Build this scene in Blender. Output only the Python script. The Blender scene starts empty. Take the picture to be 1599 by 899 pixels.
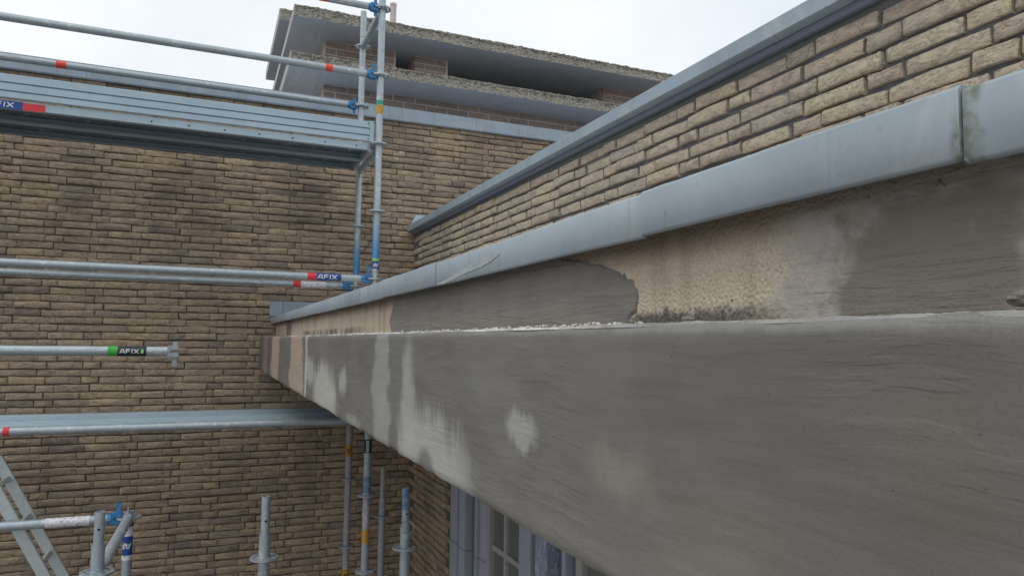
import bpy, bmesh, math, random
import numpy as np
from mathutils import Vector, Matrix

random.seed(7)
rng = np.random.default_rng(11)
scene = bpy.context.scene
COL = scene.collection
R = math.radians

# ------------------------------------------------------------------ camera
yaw, pitch, roll = R(22.936), R(4.355), R(0.701)
fw = Vector((math.sin(yaw) * math.cos(pitch), math.cos(yaw) * math.cos(pitch), math.sin(pitch)))
rt = Vector((math.cos(yaw), -math.sin(yaw), 0))
up = rt.cross(fw)
rt, up = math.cos(roll) * rt + math.sin(roll) * up, -math.sin(roll) * rt + math.cos(roll) * up
cam = bpy.data.cameras.new('camera')
cam.sensor_width = 36.0
cam.lens = 1117.9 / 1599 * 36.0
cam.clip_start = 0.02
cam.clip_end = 2000
camo = bpy.data.objects.new('camera', cam)
camo.matrix_world = Matrix(((rt.x, up.x, -fw.x, 0), (rt.y, up.y, -fw.y, 0), (rt.z, up.z, -fw.z, 0), (0, 0, 0, 1)))
COL.objects.link(camo)
scene.camera = camo

# ------------------------------------------------------------------ sky, sun, exposure
SUN_EL, SUN_AZ = 58.0, 250.0     # azimuth clockwise from +Y
w = bpy.data.worlds.new('World')
scene.world = w
w.use_nodes = True
nt = w.node_tree
nt.nodes.clear()
wo = nt.nodes.new('ShaderNodeOutputWorld')
bg = nt.nodes.new('ShaderNodeBackground')
sky = nt.nodes.new('ShaderNodeTexSky')
sky.sky_type = 'NISHITA'
sky.sun_disc = False
sky.sun_elevation = R(SUN_EL)
sky.sun_rotation = R(SUN_AZ)
sky.dust_density = 3.0
tc = nt.nodes.new('ShaderNodeTexCoord')
nz = nt.nodes.new('ShaderNodeTexNoise')
nz.inputs['Scale'].default_value = 2.2
nz.inputs['Detail'].default_value = 5
nz.inputs['Roughness'].default_value = 0.55
rp = nt.nodes.new('ShaderNodeValToRGB')
rp.color_ramp.elements[0].position = 0.36
rp.color_ramp.elements[0].color = (6.6, 7.1, 7.6, 1)
rp.color_ramp.elements[1].position = 0.62
rp.color_ramp.elements[1].color = (8.3, 8.5, 8.7, 1)
mx = nt.nodes.new('ShaderNodeMix')
mx.data_type = 'RGBA'
mx.inputs[0].default_value = 0.93
nt.links.new(tc.outputs['Generated'], nz.inputs['Vector'])
nt.links.new(nz.outputs['Fac'], rp.inputs['Fac'])
nt.links.new(sky.outputs['Color'], mx.inputs[6])
nt.links.new(rp.outputs['Color'], mx.inputs[7])
nt.links.new(mx.outputs[2], bg.inputs['Color'])
bg.inputs['Strength'].default_value = 0.1
nt.links.new(bg.outputs[0], wo.inputs[0])

sun = bpy.data.lights.new('sun', 'SUN')
sun.energy = 0.6
sun.angle = R(25)
sun.color = (1.0, 0.97, 0.92)
suno = bpy.data.objects.new('sun', sun)
sd = Vector((math.sin(R(SUN_AZ)) * math.cos(R(SUN_EL)), math.cos(R(SUN_AZ)) * math.cos(R(SUN_EL)), math.sin(R(SUN_EL))))
suno.rotation_euler = sd.to_track_quat('Z', 'Y').to_euler()
suno.location = sd * 20
COL.objects.link(suno)

vs = scene.view_settings
vs.view_transform = 'Standard'
vs.look = 'None'
vs.gamma = 1
vs.exposure = 0.35
vs.use_curve_mapping = False


# ------------------------------------------------------------------ helpers
def lin(c):
    return tuple(((x / 255) / 12.92 if x / 255 <= 0.04045 else ((x / 255 + 0.055) / 1.055) ** 2.4) for x in c[:3]) + (1,)


class NT:
    """small node-tree builder"""
    def __init__(self, name, rough=0.7, metal=0.0, spec=0.5):
        self.m = bpy.data.materials.new(name)
        self.m.use_nodes = True
        self.t = self.m.node_tree
        self.b = self.t.nodes['Principled BSDF']
        self.b.inputs['Roughness'].default_value = rough
        self.b.inputs['Metallic'].default_value = metal
        self.b.inputs['Specular IOR Level'].default_value = spec
        self.pos = self.n('ShaderNodeNewGeometry').outputs['Position']
        self._sep = None

    def n(self, t, **kw):
        x = self.t.nodes.new(t)
        for k, v in kw.items():
            setattr(x, k, v)
        return x

    def put(self, sock, v):
        if isinstance(v, bpy.types.NodeSocket):
            self.t.links.new(v, sock)
        else:
            sock.default_value = v

    def math(self, op, a, b=0.0, c=0.0, clamp=False):
        x = self.n('ShaderNodeMath', operation=op, use_clamp=clamp)
        for s, v in zip(x.inputs, (a, b, c)):
            self.put(s, v)
        return x.outputs[0]

    def sep(self, axis):
        if self._sep is None:
            s = self.n('ShaderNodeSeparateXYZ')
            self.put(s.inputs[0], self.pos)
            self._sep = s
        return self._sep.outputs['XYZ'.index(axis)]

    def vec(self, scale=(1, 1, 1), loc=(0, 0, 0), rot=(0, 0, 0), src=None):
        m = self.n('ShaderNodeMapping')
        self.put(m.inputs['Vector'], src or self.pos)
        m.inputs['Scale'].default_value = scale
        m.inputs['Location'].default_value = loc
        m.inputs['Rotation'].default_value = rot
        return m.outputs[0]

    def noise(self, scale, detail=4, rough=0.55, dist=0.0, vec=None):
        x = self.n('ShaderNodeTexNoise')
        self.put(x.inputs['Vector'], vec or self.pos)
        x.inputs['Scale'].default_value = scale
        x.inputs['Detail'].default_value = detail
        x.inputs['Roughness'].default_value = rough
        x.inputs['Distortion'].default_value = dist
        return x.outputs['Fac']

    def voro(self, scale, vec=None, feature='F1'):
        x = self.n('ShaderNodeTexVoronoi', feature=feature)
        self.put(x.inputs['Vector'], vec or self.pos)
        x.inputs['Scale'].default_value = scale
        return x.outputs['Distance']

    def ss(self, v, lo, hi, a=0.0, b=1.0):
        x = self.n('ShaderNodeMapRange', interpolation_type='SMOOTHSTEP')
        for s, k in zip(x.inputs[:5], (v, lo, hi, a, b)):
            self.put(s, k)
        return x.outputs[0]

    def ramp(self, fac, stops):
        x = self.n('ShaderNodeValToRGB')
        e = x.color_ramp.elements
        while len(e) < len(stops):
            e.new(0.5)
        for k, (p, c) in zip(e, stops):
            k.position = p
            k.color = c
        self.put(x.inputs[0], fac)
        return x.outputs[0]

    def mix(self, fac, a, b, blend='MIX'):
        x = self.n('ShaderNodeMix', data_type='RGBA', blend_type=blend)
        self.put(x.inputs[0], fac)
        self.put(x.inputs[6], a)
        self.put(x.inputs[7], b)
        return x.outputs[2]

    def bump(self, h, strength=0.5, dist=0.005, normal=None):
        x = self.n('ShaderNodeBump')
        x.inputs['Strength'].default_value = strength
        x.inputs['Distance'].default_value = dist
        self.put(x.inputs['Height'], h)
        if normal is not None:
            self.put(x.inputs['Normal'], normal)
        return x.outputs[0]

    def color(self, c):
        self.put(self.b.inputs['Base Color'], c)

    def rough(self, c):
        self.put(self.b.inputs['Roughness'], c)

    def normal(self, c):
        self.put(self.b.inputs['Normal'], c)


# ------------------------------------------------------------------ materials
def brick_material(name, stops, joint_soot, bump_d=0.006, soot_amt=0.55, high=0.0, cavity=0.55):
    k = NT(name, 0.9, 0, 0.2)
    oi = k.n('ShaderNodeObjectInfo').outputs['Random']
    isl = k.n('ShaderNodeNewGeometry').outputs['Random Per Island']
    r = k.math('FRACT', k.math('ADD', oi, k.math('MULTIPLY', isl, 7.31)))
    base = k.ramp(r, stops)
    grain = k.noise(55, 5, 0.65)
    base = k.mix(k.ss(grain, 0.35, 0.7, 0.0, 0.42), base, k.ramp(k.noise(18, 2), [(0.3, lin((118, 110, 104))), (0.7, lin((198, 182, 156)))]))
    # weather staining in tall soft streaks
    soot = k.noise(1.0, 4, 0.6, 0.6, k.vec((1.5, 1.5, 0.55), (3.1, 0, 1.3)))
    sm = k.ss(soot, 0.50, 0.68, 0.0, soot_amt)
    if high:   # run-off staining below the coping
        hs = k.math('MULTIPLY', k.ss(k.sep('Z'), 0.25, 0.95, 0, high), k.ss(k.noise(1.0, 4, 0.6, 0.3, k.vec((1.6, 1, 1.0), (1.2, 0, 0.4))), 0.38, 0.68))
        sm = k.math('MAXIMUM', sm, hs)
    sm = k.math('MULTIPLY', sm, k.ss(r, 0.0, 1.0, 1.0, 0.45))
    base = k.mix(sm, base, joint_soot)
    crease = k.noise(34, 5, 0.75, 0.5, k.vec((1.0, 1.0, 1.9), (0, 0, 0), (0.1, 0.25, 0.1)))
    fold = k.noise(15, 5, 0.75, 0.7, k.vec((0.9, 0.9, 2.6), (5, 3, 1), (-0.1, -0.3, 0.2)))
    step = k.ss(fold, 0.49, 0.525, 0.0, 1.0)          # torn folds left by the moulding sand
    base = k.mix(k.ss(crease, 0.30, 0.47, cavity, 0), base, lin((88, 82, 76)))
    base = k.mix(k.math('MULTIPLY', k.ss(fold, 0.495, 0.51, 0, 1), k.ss(fold, 0.51, 0.53, cavity, 0)), base, lin((84, 78, 72)))
    k.color(base)
    h = k.math('ADD', k.math('MULTIPLY', crease, 1.0), k.math('MULTIPLY', step, 0.22))
    k.normal(k.bump(h, 1.0, bump_d))
    return k.m


BACK_STOPS = [(0.0, lin((150, 136, 124))), (0.08, lin((166, 151, 134))), (0.22, lin((187, 167, 142))), (0.36, lin((178, 159, 137))),
              (0.5, lin((194, 173, 145))), (0.62, lin((188, 165, 142))), (0.75, lin((175, 158, 139))), (0.88, lin((198, 177, 148))), (1.0, lin((166, 151, 136)))]
SIDE_STOPS = [(0.0, lin((171, 162, 150))), (0.2, lin((192, 180, 159))), (0.4, lin((182, 169, 155))), (0.6, lin((199, 186, 161))),
              (0.8, lin((176, 166, 157))), (1.0, lin((192, 176, 157)))]
TOWER_STOPS = [(0.0, lin((168, 152, 148))), (0.5, lin((190, 170, 160))), (1.0, lin((160, 148, 146)))]
M_BRICK = brick_material('brick_brown', BACK_STOPS, lin((96, 89, 84)), 0.0085, 0.40, 0.62)
M_BRICK_SIDE = brick_material('brick_yellow', SIDE_STOPS, lin((126, 120, 112)), 0.0080, 0.3, 0.0, 0.42)
M_BRICK_TOWER = brick_material('brick_tower', TOWER_STOPS, lin((130, 122, 120)), 0.004, 0.3)


def mortar_material(name, c1, c2):
    k = NT(name, 0.95, 0, 0.1)
    k.color(k.mix(k.noise(40, 4), c1, c2))
    k.normal(k.bump(k.noise(120, 4, 0.7), 0.8, 0.004))
    return k.m


M_MORTAR = mortar_material('mortar_dark', lin((92, 82, 73)), lin((116, 105, 94)))
M_MORTAR_SIDE = mortar_material('mortar_grey', lin((94, 95, 98)), lin((114, 114, 115)))
M_MORTAR_LIGHT = mortar_material('mortar_light', lin((200, 186, 178)), lin((220, 206, 198)))


def zinc_material(name, tone=(140, 150, 158), algae=False):
    k = NT(name, 0.5, 0.15, 0.45)
    c = k.mix(k.ss(k.noise(3.0, 4, 0.6, 0.4), 0.3, 0.7), lin(tone), lin(tuple(int(x * 1.09) for x in tone)))
    c = k.mix(k.ss(k.noise(16, 5, 0.65, 0, k.vec((1, 1, 0.25))), 0.5, 0.75, 0, 0.4), c, lin((168, 180, 188)))
    c = k.mix(k.ss(k.noise(60, 3, 0.6), 0.64, 0.74, 0, 0.45), c, lin((112, 121, 127)))
    c = k.mix(k.ss(k.noise(7, 5, 0.7, 1.0, k.vec((1, 1.2, 0.5), (0, 2, 4))), 0.53, 0.66, 0, 0.5), c, lin((170, 178, 183)))
    c = k.mix(k.ss(k.noise(300, 2), 0.70, 0.76, 0, 0.35), c, lin((180, 186, 188)))
    c = k.mix(k.ss(k.noise(22, 4, 0.7, 0, k.vec((1, 2.0, 0.12), (7, 1, 0))), 0.58, 0.72, 0, 0.4), c, lin((116, 124, 128)))
    if algae:
        y = k.math('ADD', k.sep('Y'), k.math('MULTIPLY', k.math('SUBTRACT', k.noise(30, 4), 0.5), 0.022))
        a = k.math('MULTIPLY', k.ss(y, 0.297, 0.303, 0, 1), k.ss(y, 0.309, 0.3125, 1, 0))
        b = k.math('MULTIPLY', k.ss(y, 0.311, 0.313, 0, 1), k.ss(y, 0.314, 0.322, 1, 0))
        b = k.math('MULTIPLY', b, k.ss(k.sep('Z'), 0.135, 0.16, 1, 0.15))
        a = k.math('MULTIPLY', k.math('MAXIMUM', a, b), k.ss(k.noise(70, 4), 0.35, 0.6, 0.25, 0.95))
        c = k.mix(a, c, lin((104, 112, 92)))
    k.color(c)
    k.rough(k.ss(k.noise(9, 4), 0.3, 0.7, 0.45, 0.7))
    k.normal(k.bump(k.noise(14, 3, 0.6), 0.25, 0.006))
    return k.m


M_ZINC = zinc_material('zinc', (146, 157, 165), True)
M_ZINC_BLUE = zinc_material('zinc_blue', (142, 156, 167))


M_ZINC_DARK = NT('zinc_dark', 0.6, 0.1, 0.3)
M_ZINC_DARK.color(M_ZINC_DARK.mix(M_ZINC_DARK.noise(5, 3), lin((112, 121, 133)), lin((122, 131, 143))))
M_ZINC_DARK = M_ZINC_DARK.m


def galv_material(name, c=(158, 168, 174), metal=0.55, rough=0.42):
    k = NT(name, rough, metal, 0.5)
    base = k.mix(k.noise(9, 3), lin(c), lin(tuple(min(255, int(x * 1.12)) for x in c)))
    base = k.mix(k.ss(k.noise(22, 5, 0.65), 0.55, 0.68, 0, 0.75), base, lin((206, 210, 211)))
    base = k.mix(k.ss(k.noise(33, 5, 0.7, 0.5), 0.60, 0.72, 0, 0.55), base, lin((108, 110, 108)))
    base = k.mix(k.ss(k.noise(11, 5, 0.7, 0.4, k.vec((1, 1, 1), (4, 4, 4))), 0.62, 0.72, 0, 0.6), base, lin((176, 172, 164)))
    k.color(base)
    k.rough(k.ss(k.noise(30, 4), 0.3, 0.7, rough - 0.07, rough + 0.2))
    k.normal(k.bump(k.noise(80, 3, 0.6), 0.35, 0.002))
    return k.m


M_GALV = galv_material('galvanised_steel')
M_GALV_DULL = galv_material('galvanised_steel_dull', (150, 158, 162), 0.3, 0.55)
M_DECK = NT('galvanised_deck', 0.5, 0.35, 0.5)
M_DECK.color(M_DECK.mix(M_DECK.noise(2.5, 4, 0.6, 0, M_DECK.vec((1, 8, 8))), lin((150, 170, 182)), lin((172, 190, 200))))
M_DECK.rough(M_DECK.ss(M_DECK.noise(12, 4), 0.3, 0.7, 0.42, 0.6))
M_DECK = M_DECK.m
M_DECK_SHADE = galv_material('galvanised_deck_shade', (96, 108, 118), 0.3, 0.6)  # darkened deck copy: shade between the ribs put into the colour
M_ALU = galv_material('aluminium', (178, 186, 186), 0.5, 0.45)


def plain(name, c, rough=0.5, wear=0.25, wearc=(150, 155, 158), metal=0.0, scale=45):
    k = NT(name, rough, metal, 0.4)
    base = k.mix(k.noise(20, 3), lin(c), lin(tuple(int(x * 0.88) for x in c)))
    if wear:
        base = k.mix(k.ss(k.noise(scale, 5, 0.7), 0.62 - wear * 0.3, 0.74 - wear * 0.3), base, lin(wearc))
    k.color(base)
    return k.m


M_BLUE = plain('blue_paint', (52, 128, 184), 0.45, 0.2)
M_BLUE_WORN = plain('blue_paint_worn', (84, 132, 170), 0.5, 0.55, (132, 146, 156), 0, 30)
M_STK_BLUE = plain('sticker_blue', (34, 78, 148), 0.4, 0)
M_STK_RED = plain('sticker_red', (226, 62, 70), 0.4, 0)
M_STK_WHITE = plain('sticker_white', (232, 232, 236), 0.45, 0.0)
M_STK_WORN = plain('sticker_worn', (232, 230, 236), 0.5, 0.32, (120, 128, 150), 0, 60)
M_STK_GREEN = plain('sticker_green', (66, 176, 66), 0.4, 0)
M_STK_LIME = plain('sticker_lime', (150, 214, 110), 0.4, 0.3, (60, 120, 150), 0, 120)
M_STK_TEAL = plain('sticker_teal', (60, 160, 136), 0.4, 0)
M_STK_BLACK = plain('sticker_black', (40, 44, 50), 0.4, 0)
M_STK_YELLOW = plain('sticker_yellow', (204, 156, 56), 0.5, 0.3, (104, 84, 50), 0, 90)
M_TAPE = plain('tape_red', (240, 84, 64), 0.5, 0.1, (214, 110, 90))
M_PVC = plain('vent_beige', (206, 196, 188), 0.6, 0)
M_HOLE = plain('hole_black', (26, 28, 30), 0.9, 0)


def fade_paint():
    k = NT('blue_spray_fade', 0.5, 0.2)
    g = k.ss(k.math('ADD', k.sep('Z'), k.math('MULTIPLY', k.math('SUBTRACT', k.noise(30, 4), 0.5), 0.12)), 0.58, 0.92, 1, 0)
    k.color(k.mix(g, lin((166, 178, 184)), lin((74, 138, 190))))
    return k.m


M_FADE = fade_paint()


def render_material():
    """freshly trowelled cement render on the lower band: damp grey, dry pale streaks, bare tan stripes"""
    k = NT('cement_render', 0.85, 0, 0.25)
    Y, Z = k.sep('Y'), k.sep('Z')
    # long trowel sweeps whose direction wanders
    wn = k.n('ShaderNodeTexNoise')
    wn.inputs['Scale'].default_value = 4.5
    wn.inputs['Detail'].default_value = 1.5
    k.put(wn.inputs['Vector'], k.pos)
    va = k.n('ShaderNodeVectorMath', operation='MULTIPLY_ADD')
    k.put(va.inputs[0], wn.outputs['Color'])
    va.inputs[1].default_value = (0.0, 0.08, 0.034)
    k.put(va.inputs[2], k.pos)
    wp = va.outputs[0]
    n1 = k.noise(1.0, 3, 0.55, 0.0, k.vec((1, 8, 66), (0, 0, 0), (R(4), 0, 0), wp))
    n2 = k.noise(1.0, 3, 0.5, 0.0, k.vec((1, 5, 150), (0, 3, 1), (R(-5), 0, 0), wp))
    big = k.noise(3.4, 3, 0.6, 0.4)
    fine = k.noise(420, 2, 0.6)
    base = k.mix(k.ss(big, 0.3, 0.7), lin((107, 105, 101)), lin((119, 116, 111)))
    base = k.mix(k.ss(n1, 0.4, 0.75, 0, 0.2), base, lin((130, 127, 122)))
    wob = k.math('SUBTRACT', k.noise(6, 3, 0.55, 0, k.vec((1, 1.4, 2.2))), 0.5)
    wob = k.math('ADD', wob, k.math('MULTIPLY', k.math('SUBTRACT', k.noise(75, 4, 0.65, 0, k.vec((1, 1, 0.35))), 0.5), 0.45))
    wobz = k.math('SUBTRACT', k.noise(17, 4, 0.6, 0, k.vec((1, 1.6, 0.25), (4, 2, 7))), 0.5)

    def blob(yc, zc, ry, rz, soft=0.35, wy=0.05, wz=0.06):
        dy = k.math('DIVIDE', k.math('ADD', k.math('SUBTRACT', Y, yc), k.math('MULTIPLY', wob, wy)), ry)
        dz = k.math('DIVIDE', k.math('ADD', k.math('SUBTRACT', Z, zc), k.math('MULTIPLY', wobz, wz)), rz)
        d = k.math('SQRT', k.math('ADD', k.math('MULTIPLY', dy, dy), k.math('MULTIPLY', dz, dz)))
        return k.ss(d, 1 - soft, 1 + soft, 1, 0)

    def stripe(y0, y1, soft, wy):
        y = k.math('ADD', Y, k.math('MULTIPLY', k.math('SUBTRACT', k.noise(5, 3, 0.5, 0, k.vec((1, 0.6, 1.6), (2, 0, 5))), 0.5), wy))
        return k.math('MULTIPLY', k.ss(y, y0 - soft, y0 + soft, 0, 1), k.ss(y, y1 - soft, y1 + soft, 1, 0))

    def add(c, mask, col, amt):
        return k.mix(k.math('MULTIPLY', mask, amt), c, col)

    tan = k.mix(k.noise(90, 4, 0.7), lin((160, 143, 126)), lin((186, 168, 150)))
    pale = lin((176, 176, 171))
    c = base
    # warm drier zones near the camera
    c = add(c, blob(0.62, -0.128, 0.055, 0.022, 0.8), lin((142, 135, 125)), 0.62)
    c = add(c, blob(0.46, -0.145, 0.07, 0.03, 0.9), lin((130, 122, 114)), 0.5)
    c = add(c, blob(0.52, -0.20, 0.06, 0.03, 0.9), lin((134, 127, 119)), 0.45)
    c = add(c, blob(0.28, -0.07, 0.05, 0.06, 0.9), lin((112, 105, 97)), 0.5)
    c = add(c, blob(0.74, -0.215, 0.16, 0.03, 0.9), lin((134, 130, 124)), 0.35)
    # pale dry streaks
    c = add(c, blob(0.866, -0.112, 0.050, 0.024, 0.38, 0.05, 0.05), pale, 0.66)
    c = add(c, blob(1.03, -0.06, 0.11, 0.045, 0.9), lin((134, 133, 129)), 0.35)
    c = add(c, blob(1.30, -0.235, 0.22, 0.105, 0.35, 0.10, 0.16), pale, 0.78)
    c = add(c, blob(1.435, -0.12, 0.045, 0.12, 0.5, 0.06, 0.06), pale, 0.66)
    c = add(c, blob(1.31, -0.235, 0.06, 0.035, 0.35, 0.05, 0.02), lin((112, 110, 107)), 0.8)
    c = add(c, blob(1.70, -0.06, 0.085, 0.13, 0.25, 0.14, 0.0), lin((156, 156, 152)), 0.75)
    c = add(c, blob(1.66, -0.20, 0.085, 0.08, 0.3, 0.12, 0.0), lin((156, 156, 151)), 0.75)
    c = add(c, blob(1.56, -0.215, 0.045, 0.04, 0.3, 0.05, 0.02), lin((108, 106, 103)), 0.8)
    c = add(c, blob(2.03, -0.232, 0.09, 0.022, 0.6), pale, 0.5)
    c = add(c, blob(2.20, -0.125, 0.06, 0.036, 0.6), pale, 0.7)
    c = add(c, blob(2.58, -0.205, 0.25, 0.125, 0.3, 0.2, 0.14), lin((186, 184, 176)), 0.8)
    c = add(c, blob(2.97, -0.125, 0.15, 0.05, 0.45, 0.1, 0.08), pale, 0.7)
    c = add(c, stripe(3.07, 3.13, 0.02, 0.03), lin((192, 187, 179)), 0.8)
    # bare tan stripes at the wall end
    c = add(c, stripe(3.22, 3.72, 0.04, 0.5), tan, 0.85)
    c = add(c, stripe(4.32, 4.82, 0.04, 0.3), tan, 0.85)
    c = add(c, stripe(5.2, 5.62, 0.04, 0.2), lin((150, 135, 124)), 0.8)
    c = add(c, stripe(4.86, 5.15, 0.04, 0.2), lin((104, 96, 90)), 0.7)
    # pale crust along the top arris
    arr = k.math('ADD', Z, k.math('MULTIPLY', wobz, 0.014))
    c = add(c, k.math('MULTIPLY', k.ss(arr, 0.008, 0.016, 0, 1), k.ss(Y, 0.9, 1.2, 1, 0.4)), lin((140, 140, 137)), 0.7)
    c = k.mix(k.ss(fine, 0.45, 0.75, 0, 0.22), c, lin((84, 83, 81)))
    k.color(c)
    gate = k.ss(k.noise(2.6, 2), 0.40, 0.62)
    ridge = k.ss(k.math('SUBTRACT', n1, 0.5), -0.02, 0.03, 0, 1)
    h = k.math('ADD', k.math('MULTIPLY', n1, 0.5), k.math('MULTIPLY', k.math('MULTIPLY', n2, gate), 0.22))
    h = k.math('ADD', h, k.math('MULTIPLY', k.math('MULTIPLY', ridge, gate), 0.10))
    h = k.math('ADD', h, k.math('MULTIPLY', k.noise(70, 4, 0.7), 0.14))
    h = k.math('ADD', h, k.math('MULTIPLY', fine, 0.10))
    pin = k.ss(k.voro(95), 0.05, 0.10, 1, 0)
    h = k.math('SUBTRACT', h, k.math('MULTIPLY', k.math('MULTIPLY', pin, k.ss(k.noise(30, 2), 0.56, 0.6)), 0.25))
    k.normal(k.bump(h, 1.0, 0.0022))
    k.rough(k.ss(big, 0.3, 0.7, 0.72, 0.92))
    return k.m


M_RENDER = render_material()


def upper_band_material():
    k = NT('old_concrete', 0.92, 0, 0.15)
    Y, Z = k.sep('Y'), k.sep('Z')
    g1 = k.noise(330, 3, 0.7)
    g2 = k.voro(210)
    c = k.mix(k.noise(9, 4, 0.6), lin((202, 188, 168)), lin((218, 205, 184)))
    c = k.mix(k.ss(g1, 0.45, 0.68, 0, 0.6), c, lin((168, 152, 134)))
    c = k.mix(k.ss(g2, 0.0, 0.22, 0.6, 0), c, lin((222, 208, 190)))
    # vertical runs and brown film under the flashing
    run = k.noise(7, 4, 0.6, 0, k.vec((1, 1.6, 0.12)))
    c = k.mix(k.ss(run, 0.52, 0.68, 0, 0.45), c, lin((132, 112, 98)))
    zt = k.math('ADD', Z, k.math('MULTIPLY', k.math('SUBTRACT', k.noise(12, 4), 0.5), 0.03))
    c = k.mix(k.ss(zt, 0.088, 0.118, 0, 0.6), c, lin((128, 108, 96)))
    # grey smear with soft edges (second repair, nearest the camera)
    wob = k.math('ADD', k.math('SUBTRACT', k.noise(16, 5, 0.65), 0.5), k.math('MULTIPLY', k.math('SUBTRACT', k.noise(60, 4, 0.6), 0.5), 0.25))
    wo2 = k.math('SUBTRACT', k.noise(13, 4, 0.6, 0, k.vec((1, 1, 1), (3, 8, 2))), 0.5)
    yy = k.math('ADD', Y, k.math('MULTIPLY', wob, 0.20))
    zz = k.math('ADD', Z, k.math('MULTIPLY', wo2, 0.07))
    sm = k.math('MULTIPLY', k.ss(yy, 0.49, 0.545, 1, 0), k.ss(zz, 0.118, 0.136, 1, 0.25))
    c = k.mix(sm, c, lin((172, 167, 160)))
    core = k.math('MULTIPLY', k.ss(yy, 0.43, 0.49, 1, 0), k.ss(zz, 0.105, 0.128, 1, 0))
    core = k.math('MULTIPLY', core, k.ss(k.math('ADD', Y, k.math('MULTIPLY', wo2, 0.16)), 0.285, 0.318, 0.1, 1))
    c = k.mix(k.math('MULTIPLY', core, 0.9), c, k.mix(k.noise(20, 3), lin((116, 109, 101)), lin((128, 121, 112))))
    # grey run near the wall end
    s1 = k.math('MULTIPLY', k.ss(Y, 4.78, 4.84, 0, 1), k.ss(Y, 5.12, 5.18, 1, 0))
    c = k.mix(k.math('MULTIPLY', s1, 0.8), c, lin((128, 114, 104)))
    # dark moss and lichen along the foot
    def moss(y0, y1, top):
        sf = (y1 - y0) * 0.3
        e = k.math('MULTIPLY', k.ss(yy, y0, y0 + sf, 0, 1), k.ss(yy, y1 - sf * 0.4, y1, 1, 0))
        zn = k.math('ADD', Z, k.math('MULTIPLY', k.math('SUBTRACT', k.noise(60, 5, 0.7), 0.5), 0.035))
        return k.math('MULTIPLY', e, k.ss(zn, top - 0.008, top + 0.006, 1, 0))
    c = k.mix(k.math('MULTIPLY', moss(0.47, 0.82, 0.039), 0.88), c, k.mix(k.ss(g1, 0.4, 0.6), lin((62, 58, 60)), lin((110, 106, 104))))
    c = k.mix(k.math('MULTIPLY', k.math('MULTIPLY', moss(2.2, 4.3, 0.050), k.ss(k.noise(9, 4, 0.7, 0, k.vec((1, 1.5, 0.5))), 0.35, 0.6)), 0.8), c, k.mix(k.ss(g1, 0.4, 0.6), lin((70, 66, 60)), lin((112, 102, 92))))
    k.color(c)
    rgh = k.math('SUBTRACT', 1.0, k.math('MULTIPLY', sm, 0.75))
    tro = k.noise(1.6, 4, 0.55, 0.5, k.vec((1, 7, 70), (0, 0, 0), (R(4), 0, 0)))
    h = k.math('ADD', k.math('MULTIPLY', k.math('ADD', k.math('MULTIPLY', g1, 0.6), k.math('MULTIPLY', g2, 0.7)), rgh), k.math('MULTIPLY', tro, sm))
    k.normal(k.bump(h, 1.0, 0.0035))
    return k.m


M_UPPER = upper_band_material()


def patch_material():
    k = NT('damp_render_patch', 0.85, 0, 0.25)
    tro = k.noise(1.6, 4, 0.55, 0.6, k.vec((1, 6, 66), (1, 0, 3), (R(4), 0, 0)))
    c = k.mix(k.ss(k.noise(5, 4), 0.3, 0.7), lin((122, 119, 113)), lin((138, 134, 127)))
    c = k.mix(k.ss(tro, 0.4, 0.7, 0, 0.3), c, lin((150, 144, 134)))
    c = k.mix(k.ss(k.noise(380, 2), 0.5, 0.75, 0, 0.25), c, lin((92, 88, 82)))
    k.color(c)
    k.normal(k.bump(k.math('ADD', tro, k.math('MULTIPLY', k.noise(300, 3), 0.12)), 1.0, 0.004))
    return k.m


M_PATCH = patch_material()
M_CRUMB = mortar_material('mortar_crumbs', lin((190, 186, 178)), lin((228, 222, 212)))
kb = NT('mortar_bead', 0.9, 0, 0.2)
kb.color(kb.mix(kb.math('MULTIPLY', kb.ss(kb.sep('Y'), 0.62, 0.8, 0.12, 1), kb.ss(kb.noise(45, 4), 0.4, 0.6, 0.3, 1)), lin((150, 149, 146)), lin((214, 210, 202))))
kb.normal(kb.bump(kb.noise(250, 3), 0.8, 0.002))
M_BEAD = kb.m
M_CRUMB_DARK = mortar_material('mortar_crumbs_dark', lin((110, 104, 98)), lin((150, 144, 136)))


def slab_material():
    k = NT('weathered_concrete_slab', 0.95, 0, 0.1)
    c = k.mix(k.noise(6, 5, 0.65), lin((150, 146, 138)), lin((184, 178, 166)))
    c = k.mix(k.ss(k.noise(55, 6, 0.75), 0.48, 0.6, 0, 0.8), c, lin((88, 88, 82)))
    c = k.mix(k.ss(k.noise(90, 4, 0.7), 0.6, 0.68, 0, 0.8), c, lin((196, 194, 182)))
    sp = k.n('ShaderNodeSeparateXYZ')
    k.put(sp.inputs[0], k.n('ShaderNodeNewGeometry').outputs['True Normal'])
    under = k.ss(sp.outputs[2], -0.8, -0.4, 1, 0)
    c = k.mix(under, c, k.mix(k.noise(4, 4), lin((182, 193, 210)), lin((200, 208, 220))))  # underside tinted pale blue-grey: hazy, lifted shade put into the colour
    c = k.mix(k.ss(sp.outputs[0], -0.9, -0.6, 0.85, 0), c, lin((196, 198, 198)))  # left-facing sides lightened in the colour for the skylight they catch
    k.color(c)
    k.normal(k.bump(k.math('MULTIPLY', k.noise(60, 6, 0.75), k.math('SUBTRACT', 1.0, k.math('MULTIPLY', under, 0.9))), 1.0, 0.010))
    return k.m


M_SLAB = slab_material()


def moss_material():
    k = NT('moss_lichen', 1.0, 0, 0.05)
    k.color(k.ramp(k.noise(45, 4, 0.7), [(0.3, lin((82, 84, 74))), (0.5, lin((134, 132, 118))), (0.7, lin((190, 188, 174)))]))
    k.normal(k.bump(k.noise(160, 3), 1.0, 0.006))
    return k.m


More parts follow.
